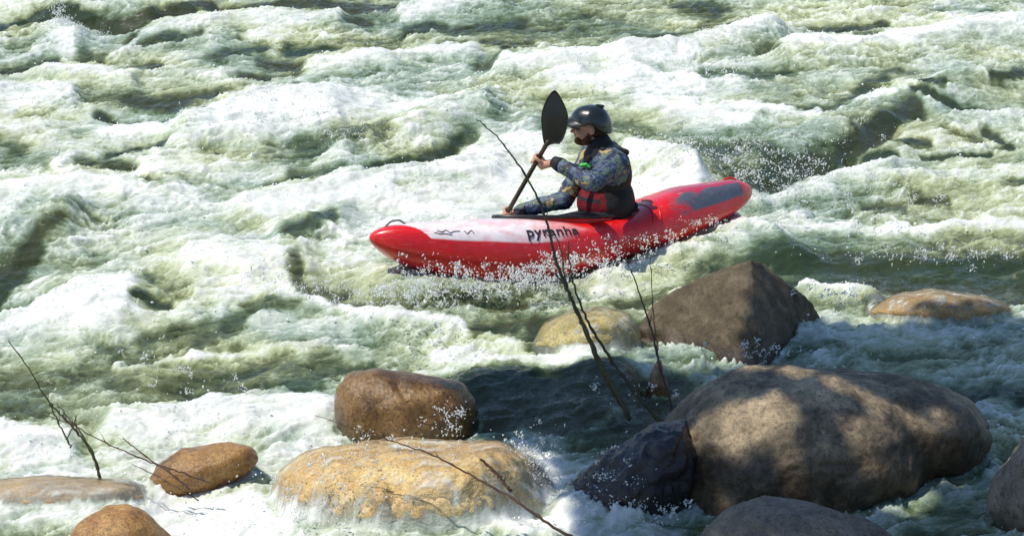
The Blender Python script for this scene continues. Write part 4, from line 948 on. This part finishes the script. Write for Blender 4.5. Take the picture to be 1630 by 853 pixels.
# ------------------------------------------------------------------ twigs
def twig_mat(name, a, b_):
    n = N(name); v = n.obj(); return n.surf(n.principled(Base_Color=n.mix(n.ramp(n.noise(v, 14, 4), [(.4, 0), (.6, 1)]), a, b_), Roughness=.6, Normal=n.bump(n.noise(v, 120, 3), .5, .003)))
M_tw = twig_mat('twig_green_brown', (.050, .042, .018), (.09, .085, .03)); M_tw2 = twig_mat('twig_brown', (.05, .022, .014), (.10, .05, .03)); M_twg = twig_mat('twig_green', (.06, .075, .02), (.06, .035, .02))
def twig(name, label, stems, mat, cat='twig', group=None, dn=None):
    """stems: list of (pixel polyline, start depth, end depth, start radius, end radius)"""
    root = None
    for k, (pl, d0, d1, r0, r1) in enumerate(stems):
        n_ = len(pl); pts = [U(x, y, d0+(d1-d0)*i/(n_-1)) for i, (x, y) in enumerate(pl)]
        c = spline(pts, 7); m_ = len(c); jit = [Vector((random.gauss(0, .0022), 0, random.gauss(0, .0022))) for _ in c]
        c = [p+j for p, j in zip(c, jit)]
        rad = [(r0+(r1-r0)*i/(m_-1))*(1+.14*random.random()+(.35 if i % 7 == 3 else 0)) for i in range(m_)]
        Vt, Ft = tube_np(c, rad, 8)
        if r0 > .0035:
            for _ in range(3+int(m_/22)):
                i0 = random.randint(m_//5, m_-3); dr = (c[i0+1]-c[i0-1]).normalized(); sd = (dr.cross(FWD)*random.choice((1, -1))+FWD*random.gauss(0, .5)).normalized()
                ln = random.uniform(.015, .06); sh = [c[i0], c[i0]+dr*ln*.5+sd*ln*.35, c[i0]+dr*ln+sd*ln*.55]
                v2, f2 = tube_np(sh, [rad[i0]*.5, rad[i0]*.35, rad[i0]*.2], 6); o_ = len(Vt); Vt = Vt+v2; Ft = Ft+[tuple(i+o_ for i in f_) for f_ in f2]
        me = pymesh('stem', Vt, Ft)
        if root is None: root = empty(name, pts[0]); tag(root, label, cat, group)
        link('stem', me, mat, root)
    return root
dT = depth_of(G(1000, 690))+.12
twig('twig', 'tall thin twigs rising from the dark rock across the kayak lettering', [
    ([(1004, 668), (982, 625), (957, 580), (930, 520), (905, 465), (888, 425), (878, 385), (866, 340), (845, 295), (815, 248), (785, 212), (758, 190)], dT, dT-.05, .0125, .0022),
    ([(1060, 680), (1020, 635), (985, 590), (955, 545), (930, 500), (914, 455), (907, 420), (905, 385)], dT, dT+.05, .0105, .0025),
    ([(998, 655), (968, 610), (945, 560), (925, 512), (908, 470), (898, 435), (894, 400), (880, 370)], dT+.03, dT+.03, .009, .002),
    ([(905, 465), (893, 446), (880, 434)], dT, dT, .005, .003)], M_tw)
twig('twig', 'slender single twig between the tall twigs and the peaked boulder', [
    ([(1075, 672), (1062, 620), (1048, 575), (1040, 535), (1026, 490), (1012, 450), (998, 416)], dT+.05, dT+.05, .007, .0022),
    ([(1048, 575), (1042, 520), (1038, 460), (1033, 398)], dT+.05, dT+.05, .003, .0015)], M_tw2)
dL = depth_of(G(160, 775))+.02
twig('twig', 'green and brown stem clump standing in the shallows at the far left', [
    ([(162, 772), (150, 730), (132, 700), (112, 675), (92, 655), (70, 628), (45, 585), (13, 541)], dL, dL-.1, .0065, .0022),
    ([(113, 712), (100, 685), (85, 655), (72, 628)], dL-.05, dL-.05, .004, .003),
    ([(162, 765), (145, 715), (125, 685), (105, 660), (90, 642)], dL, dL, .004, .002),
    ([(105, 700), (118, 675), (121, 662)], dL-.05, dL-.05, .003, .002)], M_twg)
twig('twig', 'long bare twig sloping down across the left end of the flat orange rock', [
    ([(333, 768), (290, 752), (240, 735), (190, 715), (140, 690), (110, 672), (60, 658), (40, 645)], dL-.25, dL-.1, .0042, .0012),
    ([(316, 796), (280, 775), (240, 752), (210, 738)], dL-.25, dL-.2, .0032, .0014)], M_tw2)
twig('twig', 'short dark twig crossing the middle of the flat orange rock', [
    ([(302, 778), (275, 755), (245, 735), (215, 713), (196, 696)], dL-.28, dL-.2, .0045, .002)], M_tw2)
dS = depth_of(G(760, 850))-.35
twig('twig', 'long thin branch trailing down over the golden rock', [
    ([(925, 862), (880, 838), (830, 802), (790, 778), (740, 750), (690, 725), (640, 706), (580, 688), (500, 660)], dS, dS+.2, .0075, .0012)], M_tw2)
twig('twig', 'stubby dark red stick at the right side of the golden rock', [
    ([(814, 782), (800, 765), (785, 748), (765, 730)], dS+.05, dS+.05, .0075, .005)], M_tw2)
twig('twig', 'tiny black stick caught at the right end of the brown wet boulder', [([(750, 655), (738, 644), (724, 637)], 15.0, 15.0, .006, .005)], M_tw2)

# ------------------------------------------------------------------ the overhanging tree whose shade falls on the near rocks (crown above the frame)
SHADE = [(735, 610), (800, 600), (870, 612), (940, 590), (1010, 576), (1090, 590), (1180, 580), (1290, 515), (1440, 515), (1640, 502), (1900, 490), (1950, 900), (940, 900), (900, 760), (880, 690), (800, 690), (740, 660)]
wp = [G(x, y, .05) for x, y in SHADE]
def inside(x, y):
    c = False; j = len(wp)-1
    for i in range(len(wp)):
        if (wp[i].y > y) != (wp[j].y > y) and x < (wp[j].x-wp[i].x)*(y-wp[i].y)/(wp[j].y-wp[i].y)+wp[i].x: c = not c
        j = i
    return c
# gaps in the crown where sun flecks reach the boulder: px,py, height, radius m
dA = depth_of(ROCKS['A'].location)
GAPS = [(1215, 665, .13), (1130, 690, .10), (1160, 700, .10), (1170, 660, .09), (1340, 612, .10), (1400, 640, .09), (1430, 655, .06), (1230, 640, .10), (1400, 730, .13), (1440, 745, .10), 
        (1260, 590, .08), (1200, 582, .10), (1290, 592, .06), (1100, 700, .08), (1160, 815, .06), (1500, 660, .07), (1620, 760, .12), (1280, 800, .08), (1480, 690, .05)]
bA = BVHTree.FromObject(ROCKS['A'], dg); oA = ROCKS['A'].location
gaps = []
for gx_, gy_, gr in GAPS:
    r_ = (U(gx_, gy_, 10)-CAM).normalized(); h = bA.ray_cast(CAM-oA, r_)
    p = h[0]+oA if h[0] is not None else G(gx_, gy_, .1)
    gaps.append((p, gr))
TOPZ = 6.9
leavesV = []; cnt = 0
xs_ = [p.x for p in wp]; ys_ = [p.y for p in wp]
def proj_sun(p, z): return p+SUN*((z-p.z)/SUN.z)
crown_pts = []
while cnt < 18000:
    x = random.uniform(min(xs_), max(xs_)); y = random.uniform(min(ys_), max(ys_))
    if not inside(x+random.gauss(0, .05), y+random.gauss(0, .08)): continue
    z = TOPZ+random.random()*1.6
    c = proj_sun(Vector((x, y, .08)), z)
    ok = True
    for p, gr in gaps:
        q = proj_sun(p, z)
        if (q-c).length < (gr*1.1+.01)*random.uniform(.94, 1.06): ok = False; break
    if not ok: continue
    cnt += 1; crown_pts.append(c)
    L = random.uniform(.05, .10); W_ = L*.45
    d1 = Vector((random.gauss(0, 1), random.gauss(0, 1), random.gauss(0, .35))).normalized(); d2 = d1.cross(Vector((random.gauss(0, .4), random.gauss(0, .4), 1))).normalized()
    leavesV += [c-d1*L, c-d2*W_+ZU*.006, c+d1*L, c+d2*W_+ZU*.006]
lv = np.array([v[:] for v in leavesV]); lf = np.arange(len(lv)).reshape(-1, 4)
n = N('leaves'); b = n('ShaderNodeBsdfPrincipled', {'Base Color': n.mix(n.noise(n.obj(), 3, 4), (.04, .075, .02), (.075, .12, .03)), 'Roughness': .5}); M_leaf = n.surf(b.outputs[0])
M_bark = plain('bark', (.12, .09, .065), .85, .2, 12, .5, bump=.8)
tb = Vector((2.9, 8.7, .1)); tree = empty('tree', tb); tag(tree, 'leafy tree on the near bank overhanging the boulders and shading them', 'tree')
cc = sum(crown_pts, Vector())/len(crown_pts)
c = spline([tb-ZU*.6, tb+Vector((.1, .1, 2)), tb+Vector((-.2, .4, 4.4)), tb+Vector((-1.4, 1.8, 6.6)), cc+Vector((1.2, -.2, .5)), cc+Vector((-.6, .5, .9))], 6)
Vt, Ft = tube_np(c, [.24-.2*i/(len(c)-1) for i in range(len(c))], 12); link('trunk', pymesh('trunk', Vt, Ft), M_bark, tree)
for k in range(12):
    a = c[random.randint(19, len(c)-2)]; e = random.choice(crown_pts); m_ = a.lerp(e, .5)+Vector((random.gauss(0, .15), random.gauss(0, .15), .15))
    cs = spline([a, m_, e], 6); Vt, Ft = tube_np(cs, [.05-.042*i/(len(cs)-1) for i in range(len(cs))], 7); link('branch', pymesh('branch', Vt, Ft), M_bark, tree)
link('crown', mesh_np('crown', lv, lf), M_leaf, tree, smooth=False)

# key points check
for nm, p in (('nose', K(*hullp(1, .8, 1))), ('tail', K(*hullp(0, .8, 1))), ('rimfront', rim_pt(0)), ('rimback', rim_pt(math.pi)), ('helmtop', helm(0, 0)), ('seam.5', K(*hullp(.5, .5, 1)))):
    r_ = p-CAM; d = r_.dot(FWD); print(nm, round(CX+FPX*r_.x/d), round(CY-FPX*r_.dot(UPV)/d), round(d, 2))
